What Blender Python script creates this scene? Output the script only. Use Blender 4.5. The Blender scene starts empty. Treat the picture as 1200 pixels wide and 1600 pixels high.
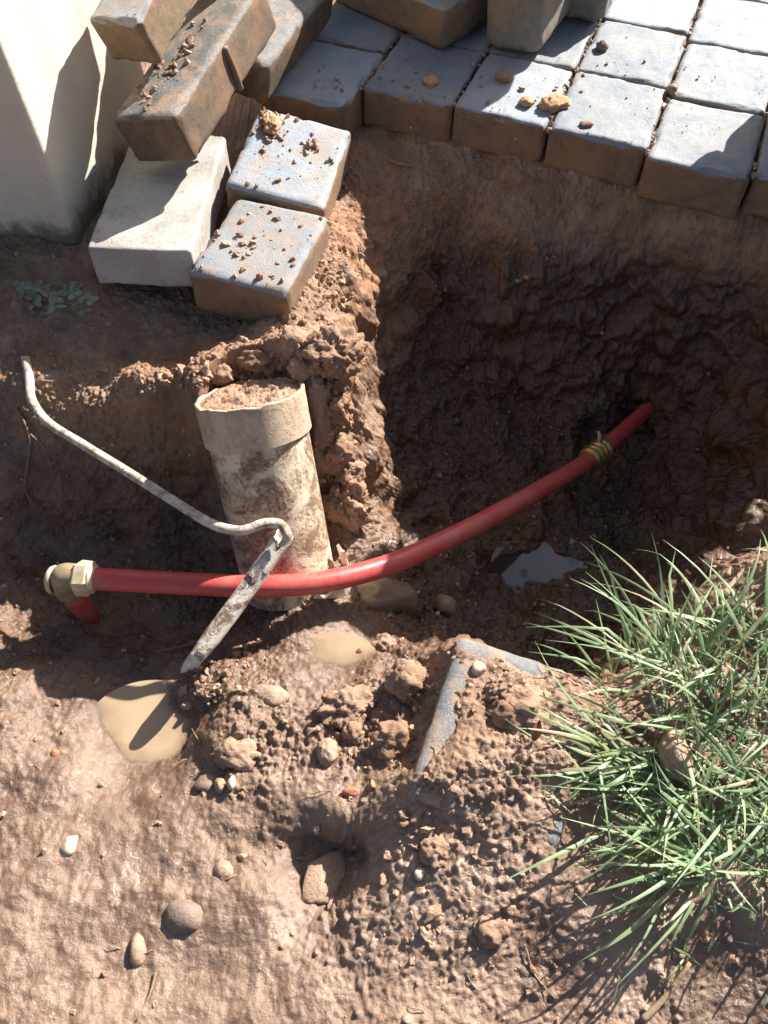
import bpy, bmesh, math, random
import numpy as np
from mathutils import Vector, Matrix, Euler, noise as mnoise

sc = bpy.context.scene
C = sc.collection
rad = math.radians

# ------------------------------------------------------------------ camera
CAM_H, PITCH, FPX = 0.65, rad(58), 1190.0
cam_d = bpy.data.cameras.new('camera')
cam_d.sensor_fit = 'VERTICAL'
cam_d.sensor_height = 24.0
cam_d.lens = 24.0 * FPX / 1600.0
cam_d.clip_start, cam_d.clip_end = 0.02, 200.0
cam = bpy.data.objects.new('camera', cam_d)
cam.location = (0, 0, CAM_H)
cam.rotation_euler = (rad(90) - PITCH, 0, 0)
C.objects.link(cam)
sc.camera = cam

# ------------------------------------------------------------------ sky and sun
SUN_AZ, SUN_EL = rad(42), rad(32.5)
world = bpy.data.worlds.new('World')
sc.world = world
world.use_nodes = True
wn = world.node_tree
bg = wn.nodes['Background']
sky = wn.nodes.new('ShaderNodeTexSky')
sky.sky_type = 'NISHITA'
sky.sun_disc = False
sky.sun_elevation = SUN_EL
sky.sun_rotation = SUN_AZ
sky.dust_density = 2.5
wn.links.new(sky.outputs[0], bg.inputs[0])
bg.inputs[1].default_value = 0.052
sun_d = bpy.data.lights.new('sun', 'SUN')
sun_d.energy = 5.0
sun_d.angle = rad(0.5)
sun_d.color = (1.0, 0.955, 0.885)
sun = bpy.data.objects.new('sun', sun_d)
sdir = Vector((math.sin(SUN_AZ) * math.cos(SUN_EL), math.cos(SUN_AZ) * math.cos(SUN_EL), math.sin(SUN_EL)))
sun.rotation_euler = sdir.to_track_quat('Z', 'Y').to_euler()
sun.location = (2, 3, 3)
C.objects.link(sun)

# ------------------------------------------------------------------ exposure
sc.view_settings.view_transform = 'Standard'
sc.view_settings.look = 'None'
sc.view_settings.exposure = 1.38
sc.view_settings.gamma = 1.0
sc.view_settings.use_curve_mapping = False

# ------------------------------------------------------------------ helpers
FWD = np.array([0, math.cos(PITCH), -math.sin(PITCH)])
UPV = np.array([0, math.sin(PITCH), math.cos(PITCH)])


def W(px, py, z=0.0):
    """photo pixel (1200x1600) + height of what it lies on -> point"""
    d = FWD + np.array([(px - 600) / FPX, 0, 0]) + UPV * (800 - py) / FPX
    return np.array([0, 0, CAM_H]) + d * ((z - CAM_H) / d[2])


def tag(o, label, cat, group=None):
    o['label'] = label
    o['category'] = cat
    if group:
        o['group'] = group
    return o


def link(name, me, mat=None, parent=None):
    o = bpy.data.objects.new(name, me)
    C.objects.link(o)
    if mat is not None and me is not None:
        me.materials.append(mat)
    if parent is not None:
        o.parent = parent
    return o


def empty(name, loc=(0, 0, 0)):
    o = bpy.data.objects.new(name, None)
    o.empty_display_size = 0.05
    o.location = Vector(loc)
    C.objects.link(o)
    return o


def mesh_np(name, V, F, smooth=True):
    me = bpy.data.meshes.new(name)
    V = np.asarray(V, np.float32)
    me.from_pydata(V.tolist(), [], F if isinstance(F, list) else F.tolist())
    if smooth:
        me.polygons.foreach_set('use_smooth', np.ones(len(me.polygons), bool))
    me.update()
    return me


def local(o, me_world_parent):
    """parent a mesh built in world coordinates without moving it"""
    o.parent = me_world_parent
    o.matrix_parent_inverse = Matrix.Translation(-Vector(me_world_parent.location))


# gradient noise
_rng = np.random.default_rng(7)
_perm = np.concatenate([_rng.permutation(256)] * 3)
_g = _rng.normal(size=(256, 3))
_g /= np.linalg.norm(_g, axis=1)[:, None]


def pnoise(P):
    Pi = np.floor(P).astype(int)
    f = P - Pi
    Pi &= 255
    u = f * f * f * (f * (f * 6 - 15) + 10)
    out = 0
    for dx in (0, 1):
        wx = u[:, 0] if dx else 1 - u[:, 0]
        for dy in (0, 1):
            wy = u[:, 1] if dy else 1 - u[:, 1]
            for dz in (0, 1):
                wz = u[:, 2] if dz else 1 - u[:, 2]
                h = _perm[_perm[_perm[Pi[:, 0] + dx] + Pi[:, 1] + dy] + Pi[:, 2] + dz]
                g = _g[h]
                out = out + wx * wy * wz * (g[:, 0] * (f[:, 0] - dx) + g[:, 1] * (f[:, 1] - dy) + g[:, 2] * (f[:, 2] - dz))
    return out * 1.6


def fbm(P, freq, octs=4, gain=0.5, off=0.0):
    P = np.asarray(P, float)
    s, a = 0, 1.0
    for k in range(octs):
        s = s + a * pnoise(P * freq + 17.3 * k + off + 100.0)
        freq *= 2.03
        a *= gain
    return s


def smooth01(a, b, x):
    t = np.clip((x - a) / (b - a), 0, 1)
    return t * t * (3 - 2 * t)


def tube(pts, radii, sides=16, caps=True, dense=0):
    """swept round tube through points (Catmull-Rom when dense>0); V, F"""
    P = np.array(pts, float)
    Rr = np.array(radii if hasattr(radii, '__len__') else [radii] * len(P), float)
    if dense:
        Q, RR = [], []
        n = len(P)
        for i in range(n - 1):
            p0, p1, p2, p3 = P[max(i - 1, 0)], P[i], P[i + 1], P[min(i + 2, n - 1)]
            for k in range(dense):
                t = k / dense
                Q.append(0.5 * (2 * p1 + (p2 - p0) * t + (2 * p0 - 5 * p1 + 4 * p2 - p3) * t * t + (3 * p1 - p0 - 3 * p2 + p3) * t ** 3))
                RR.append(Rr[i] * (1 - t) + Rr[i + 1] * t)
        Q.append(P[-1]); RR.append(Rr[-1])
        P, Rr = np.array(Q), np.array(RR)
    T = np.gradient(P, axis=0)
    T /= np.linalg.norm(T, axis=1)[:, None] + 1e-12
    ref = np.array([0, 0, 1.0]) if abs(T[0][2]) < 0.9 else np.array([1.0, 0, 0])
    N = np.cross(T[0], ref); N /= np.linalg.norm(N)
    V = []
    for i in range(len(P)):
        N = N - T[i] * (N @ T[i]); N /= np.linalg.norm(N)
        B = np.cross(T[i], N)
        for s in range(sides):
            a = 2 * math.pi * s / sides
            V.append(P[i] + Rr[i] * (math.cos(a) * N + math.sin(a) * B))
    F = []
    for i in range(len(P) - 1):
        for s in range(sides):
            s2 = (s + 1) % sides
            F.append([i * sides + s, i * sides + s2, (i + 1) * sides + s2, (i + 1) * sides + s])
    if caps:
        F.append(list(range(sides))[::-1])
        F.append([(len(P) - 1) * sides + s for s in range(sides)])
    return np.array(V), F


def ring_lathe(prof, c, axis, sides=32, start=0.0):
    """revolve (along, radius) profile about axis through c"""
    axis = np.array(axis, float); axis /= np.linalg.norm(axis)
    ref = np.array([0, 0, 1.0]) if abs(axis[2]) < 0.9 else np.array([1.0, 0, 0])
    N = np.cross(axis, ref); N /= np.linalg.norm(N)
    B = np.cross(axis, N)
    V, F = [], []
    for (h, r) in prof:
        for s in range(sides):
            a = start + 2 * math.pi * s / sides
            V.append(np.array(c) + axis * h + r * (math.cos(a) * N + math.sin(a) * B))
    for i in range(len(prof) - 1):
        for s in range(sides):
            s2 = (s + 1) % sides
            F.append([i * sides + s, i * sides + s2, (i + 1) * sides + s2, (i + 1) * sides + s])
    return np.array(V), F


# ------------------------------------------------------------------ materials
class NT:
    def __init__(s, name):
        s.m = bpy.data.materials.new(name)
        s.m.use_nodes = True
        s.t = s.m.node_tree
        s.b = s.t.nodes['Principled BSDF']
        s.out = s.t.nodes['Material Output']

    def n(s, typ, **kw):
        nd = s.t.nodes.new('ShaderNode' + typ)
        for k, v in kw.items():
            if k.startswith('i_'):
                nd.inputs[int(k[2:])].default_value = v
            else:
                setattr(nd, k, v)
        return nd

    def l(s, a, b):
        s.t.links.new(a, b)

    def noise(s, vec, scale, detail=6, rough=0.6, dist=0.0):
        nd = s.n('TexNoise')
        nd.inputs['Scale'].default_value = scale
        nd.inputs['Detail'].default_value = detail
        nd.inputs['Roughness'].default_value = rough
        nd.inputs['Distortion'].default_value = dist
        s.l(vec, nd.inputs['Vector'])
        return nd.outputs[0]

    def ramp(s, fac, stops):
        r = s.n('ValToRGB')
        el = r.color_ramp.elements
        while len(el) < len(stops):
            el.new(0.5)
        for e, (p, c) in zip(el, stops):
            e.position = p
            e.color = (*c, 1) if hasattr(c, '__len__') else (c, c, c, 1)
        s.l(fac, r.inputs[0])
        return r.outputs[0]

    def mix(s, fac, a, b, mode='MIX'):
        m = s.n('Mix', data_type='RGBA', blend_type=mode)
        for sock, v in ((m.inputs[0], fac), (m.inputs[6], a), (m.inputs[7], b)):
            if hasattr(v, 'node'):
                s.l(v, sock)
            else:
                sock.default_value = (*v, 1) if hasattr(v, '__len__') else v
        return m.outputs[2]

    def math(s, op, a, b=None, clamp=False):
        m = s.n('Math', operation=op, use_clamp=clamp)
        for sock, v in ((m.inputs[0], a), (m.inputs[1], b)):
            if v is None:
                continue
            if hasattr(v, 'node'):
                s.l(v, sock)
            else:
                sock.default_value = v
        return m.outputs[0]

    def bump(s, h, dist, strength=1.0, prev=None):
        b = s.n('Bump')
        b.inputs['Strength'].default_value = strength
        b.inputs['Distance'].default_value = dist
        s.l(h, b.inputs['Height'])
        if prev is not None:
            s.l(prev, b.inputs['Normal'])
        return b.outputs[0]

    def pos(s):
        return s.n('NewGeometry').outputs['Position']

    def obj(s):
        return s.n('TexCoord').outputs['Object']

    def attr(s, name):
        a = s.n('Attribute')
        a.attribute_name = name
        return a

    def set(s, col=None, rough=None, normal=None, spec=None, metal=None):
        for nm, v in (('Base Color', col), ('Roughness', rough), ('Normal', normal), ('Specular IOR Level', spec), ('Metallic', metal)):
            if v is None:
                continue
            if hasattr(v, 'node'):
                s.l(v, s.b.inputs[nm])
            else:
                s.b.inputs[nm].default_value = (*v, 1) if hasattr(v, '__len__') else v
        return s.m


def soil_material(name, wet_attr=True, dry=0.0):
    t = NT(name)
    p = t.pos()
    n1 = t.noise(p, 9, 5, 0.6, 0.4)
    n2 = t.noise(p, 70, 6, 0.7)
    n3 = t.noise(p, 420, 4, 0.7)
    col = t.ramp(n1, [(0.32, (0.27, 0.155, 0.095)), (0.5, (0.37, 0.24, 0.165)), (0.68, (0.43, 0.30, 0.22))])
    col = t.mix(t.ramp(n2, [(0.35, 0.0), (0.72, 0.75)]), col, (0.23, 0.125, 0.075))
    grit = t.ramp(n3, [(0.60, 0.0), (0.72, 0.8)])
    col = t.mix(t.math('MULTIPLY', grit, 0.6), col, (0.46, 0.33, 0.235))
    if wet_attr:
        red = t.attr('red').outputs['Fac']
        col = t.mix(red, col, t.ramp(n2, [(0.3, (0.27, 0.115, 0.05)), (0.7, (0.42, 0.215, 0.105))]))
        st = t.math('MULTIPLY', t.attr('silt').outputs['Fac'], t.ramp(t.noise(p, 28, 5, .65), [(.3, .45), (.62, 1.0)]))
        col = t.mix(st, col, t.mix(t.ramp(n3, [(.4, 0.0), (.7, .5)]), (.47, .345, .265), (.36, .25, .185)))
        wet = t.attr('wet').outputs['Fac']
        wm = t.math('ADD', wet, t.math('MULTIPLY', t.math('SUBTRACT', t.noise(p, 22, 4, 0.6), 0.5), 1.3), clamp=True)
        dark = t.mix(1.0, col, (0.29, 0.24, 0.205), 'MULTIPLY')  # wet soil tint, set darker to carry the pit's shade as well
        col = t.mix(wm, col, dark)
        gl = t.math('MULTIPLY', t.attr('gloss').outputs['Fac'], t.ramp(t.noise(p, 17, 4, .6), [(.38, .25), (.6, 1.0)]))
        rough = t.ramp(t.math('MAXIMUM', wm, gl), [(0.0, 0.9), (0.4, 0.48), (0.8, 0.16)])
        rn = t.ramp(t.noise(p, 130, 3, 0.6), [(0.35, 0.55), (0.65, 1.25)])
        rough = t.math('MULTIPLY', rough, rn, clamp=True)
        spec = t.ramp(t.math('MAXIMUM', wm, gl), [(0.2, 0.25), (0.9, 0.65)])
    else:
        col = t.mix(dry, col, (.50, .375, .285)) if dry else col
        rough, spec = 0.9, 0.25
    vo = t.n('TexVoronoi')
    vo.inputs['Scale'].default_value = 170
    wv = t.n('VectorMath', operation='ADD')
    t.l(p, wv.inputs[0])
    wsc = t.n('VectorMath', operation='SCALE')
    wsc.inputs['Scale'].default_value = .012
    nz_ = t.n('TexNoise')
    nz_.inputs['Scale'].default_value = 60
    t.l(p, nz_.inputs['Vector'])
    t.l(nz_.outputs['Color'], wsc.inputs[0])
    t.l(wsc.outputs[0], wv.inputs[1])
    t.l(wv.outputs[0], vo.inputs['Vector'])
    crumb = t.math('MULTIPLY', t.math('SUBTRACT', 1.0, vo.outputs['Distance']), t.ramp(t.noise(p, 40, 3, .6), [(.42, .1), (.6, 1.0)]))
    h2 = n2
    if wet_attr:
        keep = t.math('SUBTRACT', 1.0, t.math('MULTIPLY', t.attr('gloss').outputs['Fac'], .8))
        crumb = t.math('MULTIPLY', crumb, keep)
        h2 = t.math('MULTIPLY', n2, keep)
    b = t.bump(h2, 0.004, 0.7)
    b = t.bump(crumb, 0.003, 0.55, b)
    b = t.bump(n3, 0.0014, 0.9, b)
    return t.set(col, rough, b, spec)


def pebble_material(name):
    t = NT(name)
    p = t.pos()
    a = t.attr('tint').outputs['Fac']
    col = t.ramp(a, [(0.0, (0.30, 0.18, 0.11)), (0.35, (0.38, 0.245, 0.165)), (0.7, (0.43, 0.30, 0.205)), (0.82, (0.34, 0.15, 0.09)), (0.9, (0.42, 0.37, 0.32)), (1.0, (0.60, 0.50, 0.38))])
    n = t.noise(p, 300, 4, 0.7)
    col = t.mix(t.ramp(n, [(0.35, 0.0), (0.75, 0.6)]), col, (0.26, 0.15, 0.09))
    return t.set(col, t.ramp(n, [(0.3, 0.4), (0.6, 0.75)]), t.bump(n, 0.0012, 0.8), 0.4)


def stone_material(name, base, dark, mud=(0.24, 0.155, 0.105), mudamt=0.5, rough=0.6):
    t = NT(name)
    p = t.pos()
    n = t.noise(p, 60, 6, 0.65)
    n2 = t.noise(p, 350, 4, 0.7)
    col = t.mix(t.ramp(n, [(0.3, 0.0), (0.7, 1.0)]), base, dark)
    col = t.mix(t.ramp(n2, [(0.62 - 0.3 * mudamt, 0.0), (0.78 - 0.3 * mudamt, 0.85)]), col, mud)
    return t.set(col, rough, t.bump(n2, 0.001, 0.8, t.bump(n, 0.003, 0.6)), 0.4)


def paver_material(name, top=(0.20, 0.25, 0.315), top2=(0.30, 0.335, 0.365), side=(0.255, 0.175, 0.115), dirt=0.35, gloss=0.55):
    t = NT(name)
    o = t.obj()
    p = t.pos()
    nrm = t.n('TexCoord').outputs['Normal']
    sep = t.n('SeparateXYZ')
    t.l(nrm, sep.inputs[0])
    rnd = t.n('ObjectInfo').outputs['Random']
    big = t.noise(p, 14, 5, 0.6, 0.3)
    mid = t.noise(p, 75, 6, 0.7)
    fine = t.noise(p, 430, 5, 0.8)
    tc = t.mix(t.ramp(big, [(0.35, 0.0), (0.66, 1.0)]), top, top2)
    tc = t.mix(t.math('MULTIPLY', rnd, 0.35), tc, (0.30, 0.33, 0.36))
    tc = t.mix(t.ramp(fine, [(0.52, 0.0), (0.70, 0.7)]), tc, (0.53, 0.52, 0.49))
    tc = t.mix(t.ramp(fine, [(0.27, 0.8), (0.40, 0.0)]), tc, (0.10, 0.11, 0.12))
    dm = t.math('MULTIPLY', t.ramp(t.noise(p, 34, 7, 0.75, 0.6), [(0.54 if dirt < .6 else .47, 0.0), (0.70 if dirt < .6 else .60, 1.0)]), dirt)
    tone = t.n('MapRange')
    t.l(rnd, tone.inputs[0])
    tone.inputs[3].default_value = .72
    tone.inputs[4].default_value = 1.12
    tc = t.mix(1.0, tc, tone.outputs[0], 'MULTIPLY')
    tc = t.mix(dm, tc, (0.38, 0.25, 0.16))
    film = t.math('MULTIPLY', t.ramp(t.noise(p, 7, 5, .65, .5), [(.45, 0.0), (.7, .55)]), .9)
    tc = t.mix(film, tc, (.36, .31, .26))
    sc_ = t.mix(t.ramp(mid, [(0.3, 0.0), (0.7, 1.0)]), side, tuple(c * 0.58 for c in side))
    sc_ = t.mix(t.ramp(big, [(0.45, 0.0), (0.7, 0.55)]), sc_, (0.40, 0.20, 0.10))
    sc_ = t.mix(t.ramp(fine, [(0.6, 0.0), (0.75, 0.6)]), sc_, (0.50, 0.42, 0.33))
    edge = t.math('ADD', sep.outputs[2], t.math('MULTIPLY', t.math('SUBTRACT', mid, 0.5), 0.7))
    m = t.ramp(edge, [(0.42, 0.0), (0.58, 1.0)])
    col = t.mix(m, sc_, tc)
    rough = t.mix(m, (0.9, 0.9, 0.9), t.ramp(mid, [(0.3, gloss - 0.15), (0.7, gloss + 0.2)]))
    b = t.bump(fine, 0.0016, 0.9, t.bump(mid, 0.003, 0.5))
    return t.set(col, rough, b, 0.4)


def rough_concrete(name, base, base2, speck=(0.10, 0.10, 0.10), dirt=(0.34, 0.23, 0.15), dirtlo=0.58, rough=0.85):
    t = NT(name)
    p = t.pos()
    big = t.noise(p, 18, 6, 0.65, 0.3)
    fine = t.noise(p, 230, 6, 0.8)
    col = t.mix(t.ramp(big, [(0.35, 0.0), (0.65, 1.0)]), base, base2)
    col = t.mix(t.ramp(fine, [(0.30, 0.9), (0.43, 0.0)]), col, speck)
    col = t.mix(t.ramp(t.noise(p, 40, 6, 0.75, 0.5), [(dirtlo, 0.0), (dirtlo + 0.13, 0.9)]), col, dirt)
    b = t.bump(fine, 0.0022, 0.8, t.bump(big, 0.004, 0.4))
    return t.set(col, rough, b, 0.3)


def muddy_plastic(name, base, mud, lo, hi, scale=26, rough=0.35, fleck=None):
    t = NT(name)
    p = t.pos()
    n = t.noise(p, scale, 7, 0.68, 0.6)
    n2 = t.noise(p, scale * 9, 5, 0.7)
    mm = t.math('ADD', n, t.math('MULTIPLY', t.math('SUBTRACT', n2, 0.5), 0.30))
    f = t.ramp(mm, [(lo, 0.0), (hi, 1.0)])
    mc = t.mix(t.ramp(n2, [(0.35, 0.0), (0.65, 1.0)]), mud, tuple(c * 0.55 for c in mud))
    col = t.mix(f, base, mc)
    r = t.mix(f, (rough,) * 3, (0.85, 0.85, 0.85))
    return t.set(col, r, t.bump(f, 0.0012, 0.8, t.bump(n2, 0.0006, 0.6)), 0.45)


M_SOIL = soil_material('soil')
M_CLOD = soil_material('clod_soil', False)
M_CLODB = soil_material('dusty_clod_soil', False, .6)
M_PEB = pebble_material('pebbles')
M_PAVER = paver_material('slate_paver')
M_PAVER_D = paver_material('dusty_paver', dirt=0.6)
M_BURIED = paver_material('muddy_paver', top=(0.125, 0.13, 0.13), top2=(0.18, 0.175, 0.17), dirt=1.0, gloss=0.45)
M_ROUGH = rough_concrete('rough_grey_concrete', (0.48, 0.455, 0.425), (0.36, 0.335, 0.305), dirtlo=.55)
M_DARK = paver_material('dark_glazed_paver', top=(0.06, 0.055, 0.055), top2=(0.14, 0.135, 0.135), side=(0.16, 0.118, 0.08), dirt=0.75, gloss=0.5)
M_GREYB = paver_material('grey_paver', top=(0.33, 0.34, 0.35), top2=(0.44, 0.43, 0.42), side=(0.33, 0.235, 0.15), dirt=0.6)
M_GREYSIDE = paver_material('plain_grey_paver', top=(0.42, 0.43, 0.44), top2=(0.36, 0.37, 0.38), side=(0.25, 0.23, 0.20), dirt=0.2)

# ------------------------------------------------------------------ ground heights
ctrl_px = [
    # shelf of soil beside the pillar
    (0, 390, -.062), (60, 420, -.062), (130, 455, -.062), (0, 480, -.085), (100, 520, -.10), (250, 490, -.09), (300, 560, -.10),
    (370, 525, -.09), (200, 560, -.105), (0, 560, -.1), (440, 505, -.05), (470, 420, -.06), (520, 330, -.07),
    # lip of the shelf
    (50, 600, -.1), (130, 592, -.105), (215, 590, -.075), (300, 606, -.055), (390, 588, -.036), (470, 572, -.03), (540, 555, -.04),
    # wall of the left trench
    (0, 660, -.15), (100, 690, -.16), (200, 690, -.16), (290, 690, -.15), (330, 760, -.25), (250, 760, -.24), (150, 780, -.27), (50, 760, -.24), (0, 740, -.2),
    # left trench floor
    (50, 850, -.345), (200, 850, -.36), (330, 850, -.38), (100, 960, -.365), (250, 960, -.36), (350, 930, -.38), (0, 900, -.33), (0, 1000, -.285),
    (100, 1010, -.32), (200, 1050, -.292), (60, 1045, -.27), (300, 1015, -.29), (390, 960, -.37),
    # mud bank in front
    (0, 1078, -.24), (130, 1110, -.247), (150, 1180, -.238), (220, 1130, -.285), (200, 1185, -.27), (270, 1160, -.282), (180, 1105, -.283), (300, 1120, -.272), (290, 1180, -.262), (160, 1150, -.262),
    (0, 1200, -.21), (150, 1250, -.222), (300, 1225, -.224), (0, 1400, -.19), (200, 1450, -.19), (400, 1400, -.185), (300, 1600, -.17), (0, 1600, -.17),
    (420, 1000, -.275), (520, 1030, -.245), (500, 1000, -.25), (560, 985, -.275), (300, 1068, -.222), (400, 1085, -.2),
    (450, 1150, -.19), (600, 1080, -.18), (330, 1150, -.205), (350, 1200, -.21), (560, 1200, -.175), (640, 1000, -.26), (650, 1100, -.15), (650, 1200, -.15),
    
    (600, 1500, -.135), (600, 1600, -.135), (700, 1400, -.114), (680, 1300, -.118), (780, 1340, -.105), (850, 1600, -.13), (850, 1450, -.13), (900, 1300, -.115), (1000, 1450, -.11), (1200, 1500, -.1), (1200, 1600, -.11),
    (770, 1065, -.101), (850, 1075, -.096), (715, 1150, -.098), (705, 1200, -.084), (850, 1200, -.084), (800, 1120, -.096), (745, 1040, -.106), (705, 1100, -.103), (660, 1180, -.086), (655, 1240, -.092), (640, 1210, -.1), (760, 1260, -.098), (860, 1290, -.094), (905, 1070, -.092),
    # pit behind the half-buried paver
    (700, 965, -.32), (800, 985, -.37), (900, 1025, -.36), (1000, 1010, -.25),
    # grass bank
    (1050, 1050, -.08), (1150, 1100, -.06), (1200, 1000, -.05), (1195, 880, -.06), (1100, 945, -.085), (1000, 1085, -.09), (1000, 1200, -.09), (1200, 1200, -.06), (1100, 1350, -.08),
    # pit floor
    (850, 882, -.442), (795, 922, -.412), (880, 925, -.41), (950, 900, -.40), (760, 900, -.405), (700, 860, -.41), (640, 900, -.385), (950, 800, -.455), (830, 835, -.405), (905, 850, -.412), (800, 700, -.43), (900, 760, -.445), (1000, 720, -.47),
    # pit side below the pipe and behind
    
    (560, 300, -.085), (540, 400, -.075), (800, 350, -.12), (900, 370, -.13), (1000, 390, -.14), (1100, 420, -.15), (800, 450, -.2), (950, 500, -.27), (1050, 520, -.27), (900, 600, -.37),
    (1000, 640, -.45), (800, 600, -.4), (520, 480, -.06),
    # right wall of the pit
    (1200, 800, -.16), (1200, 700, -.23), (1200, 600, -.23), (1200, 500, -.19), (1130, 620, -.33), (1130, 720, -.36), (1080, 800, -.42), (1050, 880, -.40), (1120, 880, -.27), (1165, 860, -.15),
]
ctrl_w = [(-.8, 0, -.15), (-.8, .4, -.22), (-.75, .6, -.2), (-.8, .8, -.07), (-.8, 1.3, -.08), (-.4, 1.2, -.08), (-.2, 1.0, -.085), (-.15, .85, -.08), (0, 1.3, -.08), (0.1, 1.125, -.062), (.0, 1.15, -.06), (.2, 1.085, -.062), (.3, 1.045, -.064), (.4, 1.005, -.064), (.5, .965, -.066), (.62, .93, -.066),
          (.3, 1.3, -.08), (.6, 1.2, -.08), (0, 1.7, -.08), (.8, 1.6, -.08), (.9, 1.0, -.06), (.68, .8, -.06), (.64, .66, -.05), (.6, .5, -.05), (.9, .4, -.05), (.8, 0, -.08), (0, -.3, -.12), (.5, -.3, -.1), (-.5, -.3, -.15),
          (-.235, .605, -.06), (-.075, .61, -.05), (-.235, .555, -.22), (-.085, .555, -.2), (-.155, .50, -.27), (-.155, .60, -.04), (-.155, .56, -.12), (.66, .80, -.05)]
def remap(px, z):
    if z > -.15:
        return z
    k_ = .65 + .22 * min(max((px - 600) / 100, 0), 1)
    return -.15 + (z + .15) * k_


ctrl_raw = [(440, 1270, -.168), (480, 1272, -.164), (530, 1277, -.156), (580, 1284, -.147), (602, 1310, -.142), (592, 1350, -.144), (572, 1395, -.15), (455, 1299, -.180), (500, 1308, -.193), (550, 1317, -.190), (572, 1330, -.187), (556, 1365, -.184), (500, 1345, -.187), (450, 1340, -.186), (520, 1405, -.184),
            (592, 400, -.145), (592, 500, -.21), (600, 600, -.275), (606, 700, -.32), (614, 800, -.34), (700, 600, -.335), (700, 700, -.36), (700, 500, -.26), (750, 420, -.19), (650, 300, -.10), (556, 440, -.088), (552, 380, -.08),
            (590, 320, -.095), (540, 600, -.078), (544, 660, -.128), (548, 740, -.19), (558, 820, -.25), (640, 870, -.32), (575, 870, -.27), (100, 965, -.235), (125, 985, -.245), (680, 1040, -.15), (660, 1110, -.143), (640, 1165, -.133), (430, 942, -.226), (480, 930, -.214), (530, 945, -.238), (600, 930, -.275), (470, 895, -.262)]
_c = W(715, 988, -.1)
_u = np.array([math.cos(rad(-19.5)), math.sin(rad(-19.5)), 0]); _v = np.array([-_u[1], _u[0], 0])
for _t in (.0, .05, .10, .15):
    for _d, _z in ((.016, -.165), (.04, -.24)):
        q = _c + _u * _t + _v * _d
        ctrl_w.append((q[0], q[1], _z))
    q = _c + _u * _t - _v * .014
    ctrl_w.append((q[0], q[1], -.097))
for _t in (.02, .06, .10):
    q = _c - _u * .014 - _v * _t
    ctrl_w.append((q[0], q[1], -.138))
CP = np.array([W(*c) for c in ctrl_raw] + [W(c[0], c[1], remap(c[0], c[2])) for c in ctrl_px] + [np.array(c, float) for c in ctrl_w])
KC = 0.012


def rbf_fit():
    d = np.sqrt(((CP[:, None, :2] - CP[None, :, :2]) ** 2).sum(-1) + KC * KC)
    n = len(CP)
    A = np.zeros((n + 1, n + 1))
    A[:n, :n] = d + np.eye(n) * -0.004
    A[:n, n] = 1
    A[n, :n] = 1
    return np.linalg.solve(A, np.concatenate([CP[:, 2], [0]]))


RW = rbf_fit()


def base_z(XY):
    out = np.empty(len(XY))
    for i in range(0, len(XY), 40000):
        q = XY[i:i + 40000]
        d = np.sqrt(((q[:, None, :] - CP[None, :, :2]) ** 2).sum(-1) + KC * KC)
        out[i:i + 40000] = d @ RW[:-1] + RW[-1]
    return out


PIPE = np.array([-.155, .585])
ST = 0.002
cx = np.arange(-.64, .70, .0015)
cy = np.arange(-.06, 1.14, .0015)
out_lo = -np.array([14, 8, 4.5, 2.6, 1.7, 1.2, .95, .82, .75, .7, .67])
gx = np.concatenate([out_lo - 0.0, cx, -out_lo[::-1] + .05])
gy = np.concatenate([np.array([-14, -7, -3, -1.4, -.7, -.4, -.25, -.16, -.1]), cy, np.array([1.16, 1.2, 1.26, 1.35, 1.5, 1.75, 2.2, 3, 5, 9, 15])])
X, Y = np.meshgrid(gx, gy)
XY = np.stack([X.ravel(), Y.ravel()], 1)
Z = base_z(XY)
far = np.maximum(np.maximum(-.75 - XY[:, 0], XY[:, 0] - .85), np.maximum(-.25 - XY[:, 1], XY[:, 1] - 1.5))
k = smooth01(0, .3, far)
Z = Z * (1 - k) + (-.09) * k
P3 = np.column_stack([XY, Z])
ny_, nx_ = X.shape
Zg = Z.reshape(ny_, nx_)


def near(px, py, z, r):
    c = W(px, py, z)
    return np.exp(-(((XY - c[:2]) ** 2).sum(1)) / (r * r))


# how lumpy, how wet (with the pit's shade mixed in), how red the soil is, by place
lump = np.full(len(XY), .30)
for a in [(100, 1250, -.2, .13), (250, 1400, -.19, .15), (80, 1500, -.18, .15), (380, 1520, -.17, .12)]:
    lump *= 1 - .62 * near(*a)
lump *= 1 - .6 * near(500, 1255, -.18, .05)
for a in [(530, 560, -.04, .06, 1.0), (540, 700, -.17, .05, 1.0), (560, 800, -.28, .05, .9), (560, 1130, -.18, .07, 1.0), (640, 1100, -.16, .07, 1.0), (430, 1160, -.19, .06, .8), (800, 1170, -.1, .07, .7),
          (680, 1300, -.14, .09, .65), (620, 1480, -.14, .1, .55), (750, 1400, -.13, .1, .55), (450, 1090, -.2, .05, .8), (700, 350, -.12, .12, .6), (850, 450, -.2, .15, .35), (750, 650, -.35, .15, .6), (200, 720, -.2, .15, .5), (330, 600, -.05, .07, .5), (800, 1560, -.13, .12, .5)]:
    lump = np.maximum(lump, a[4] * near(*a[:4]))
water_lv = [(220, 1135, -.226, .085, .05), (520, 1025, -.211, .055, .04), (848, 884, -.393, .07, .05)]
calm = np.zeros(len(XY))
for a in water_lv:
    calm = np.maximum(calm, near(a[0], a[1], a[2], .05))
calm = np.maximum(calm, .8 * near(200, 1250, -.22, .07))
lump = lump * (1 - .7 * calm)
wet = smooth01(-.10, -.22, Z) * (.55 + .65 * smooth01(-.02, .06, XY[:, 0]) * smooth01(.3, .4, XY[:, 1])) + .15  # deep soil darkened for wetness and for the shade in the pit
wet = np.maximum(wet, .95 * calm)
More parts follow.
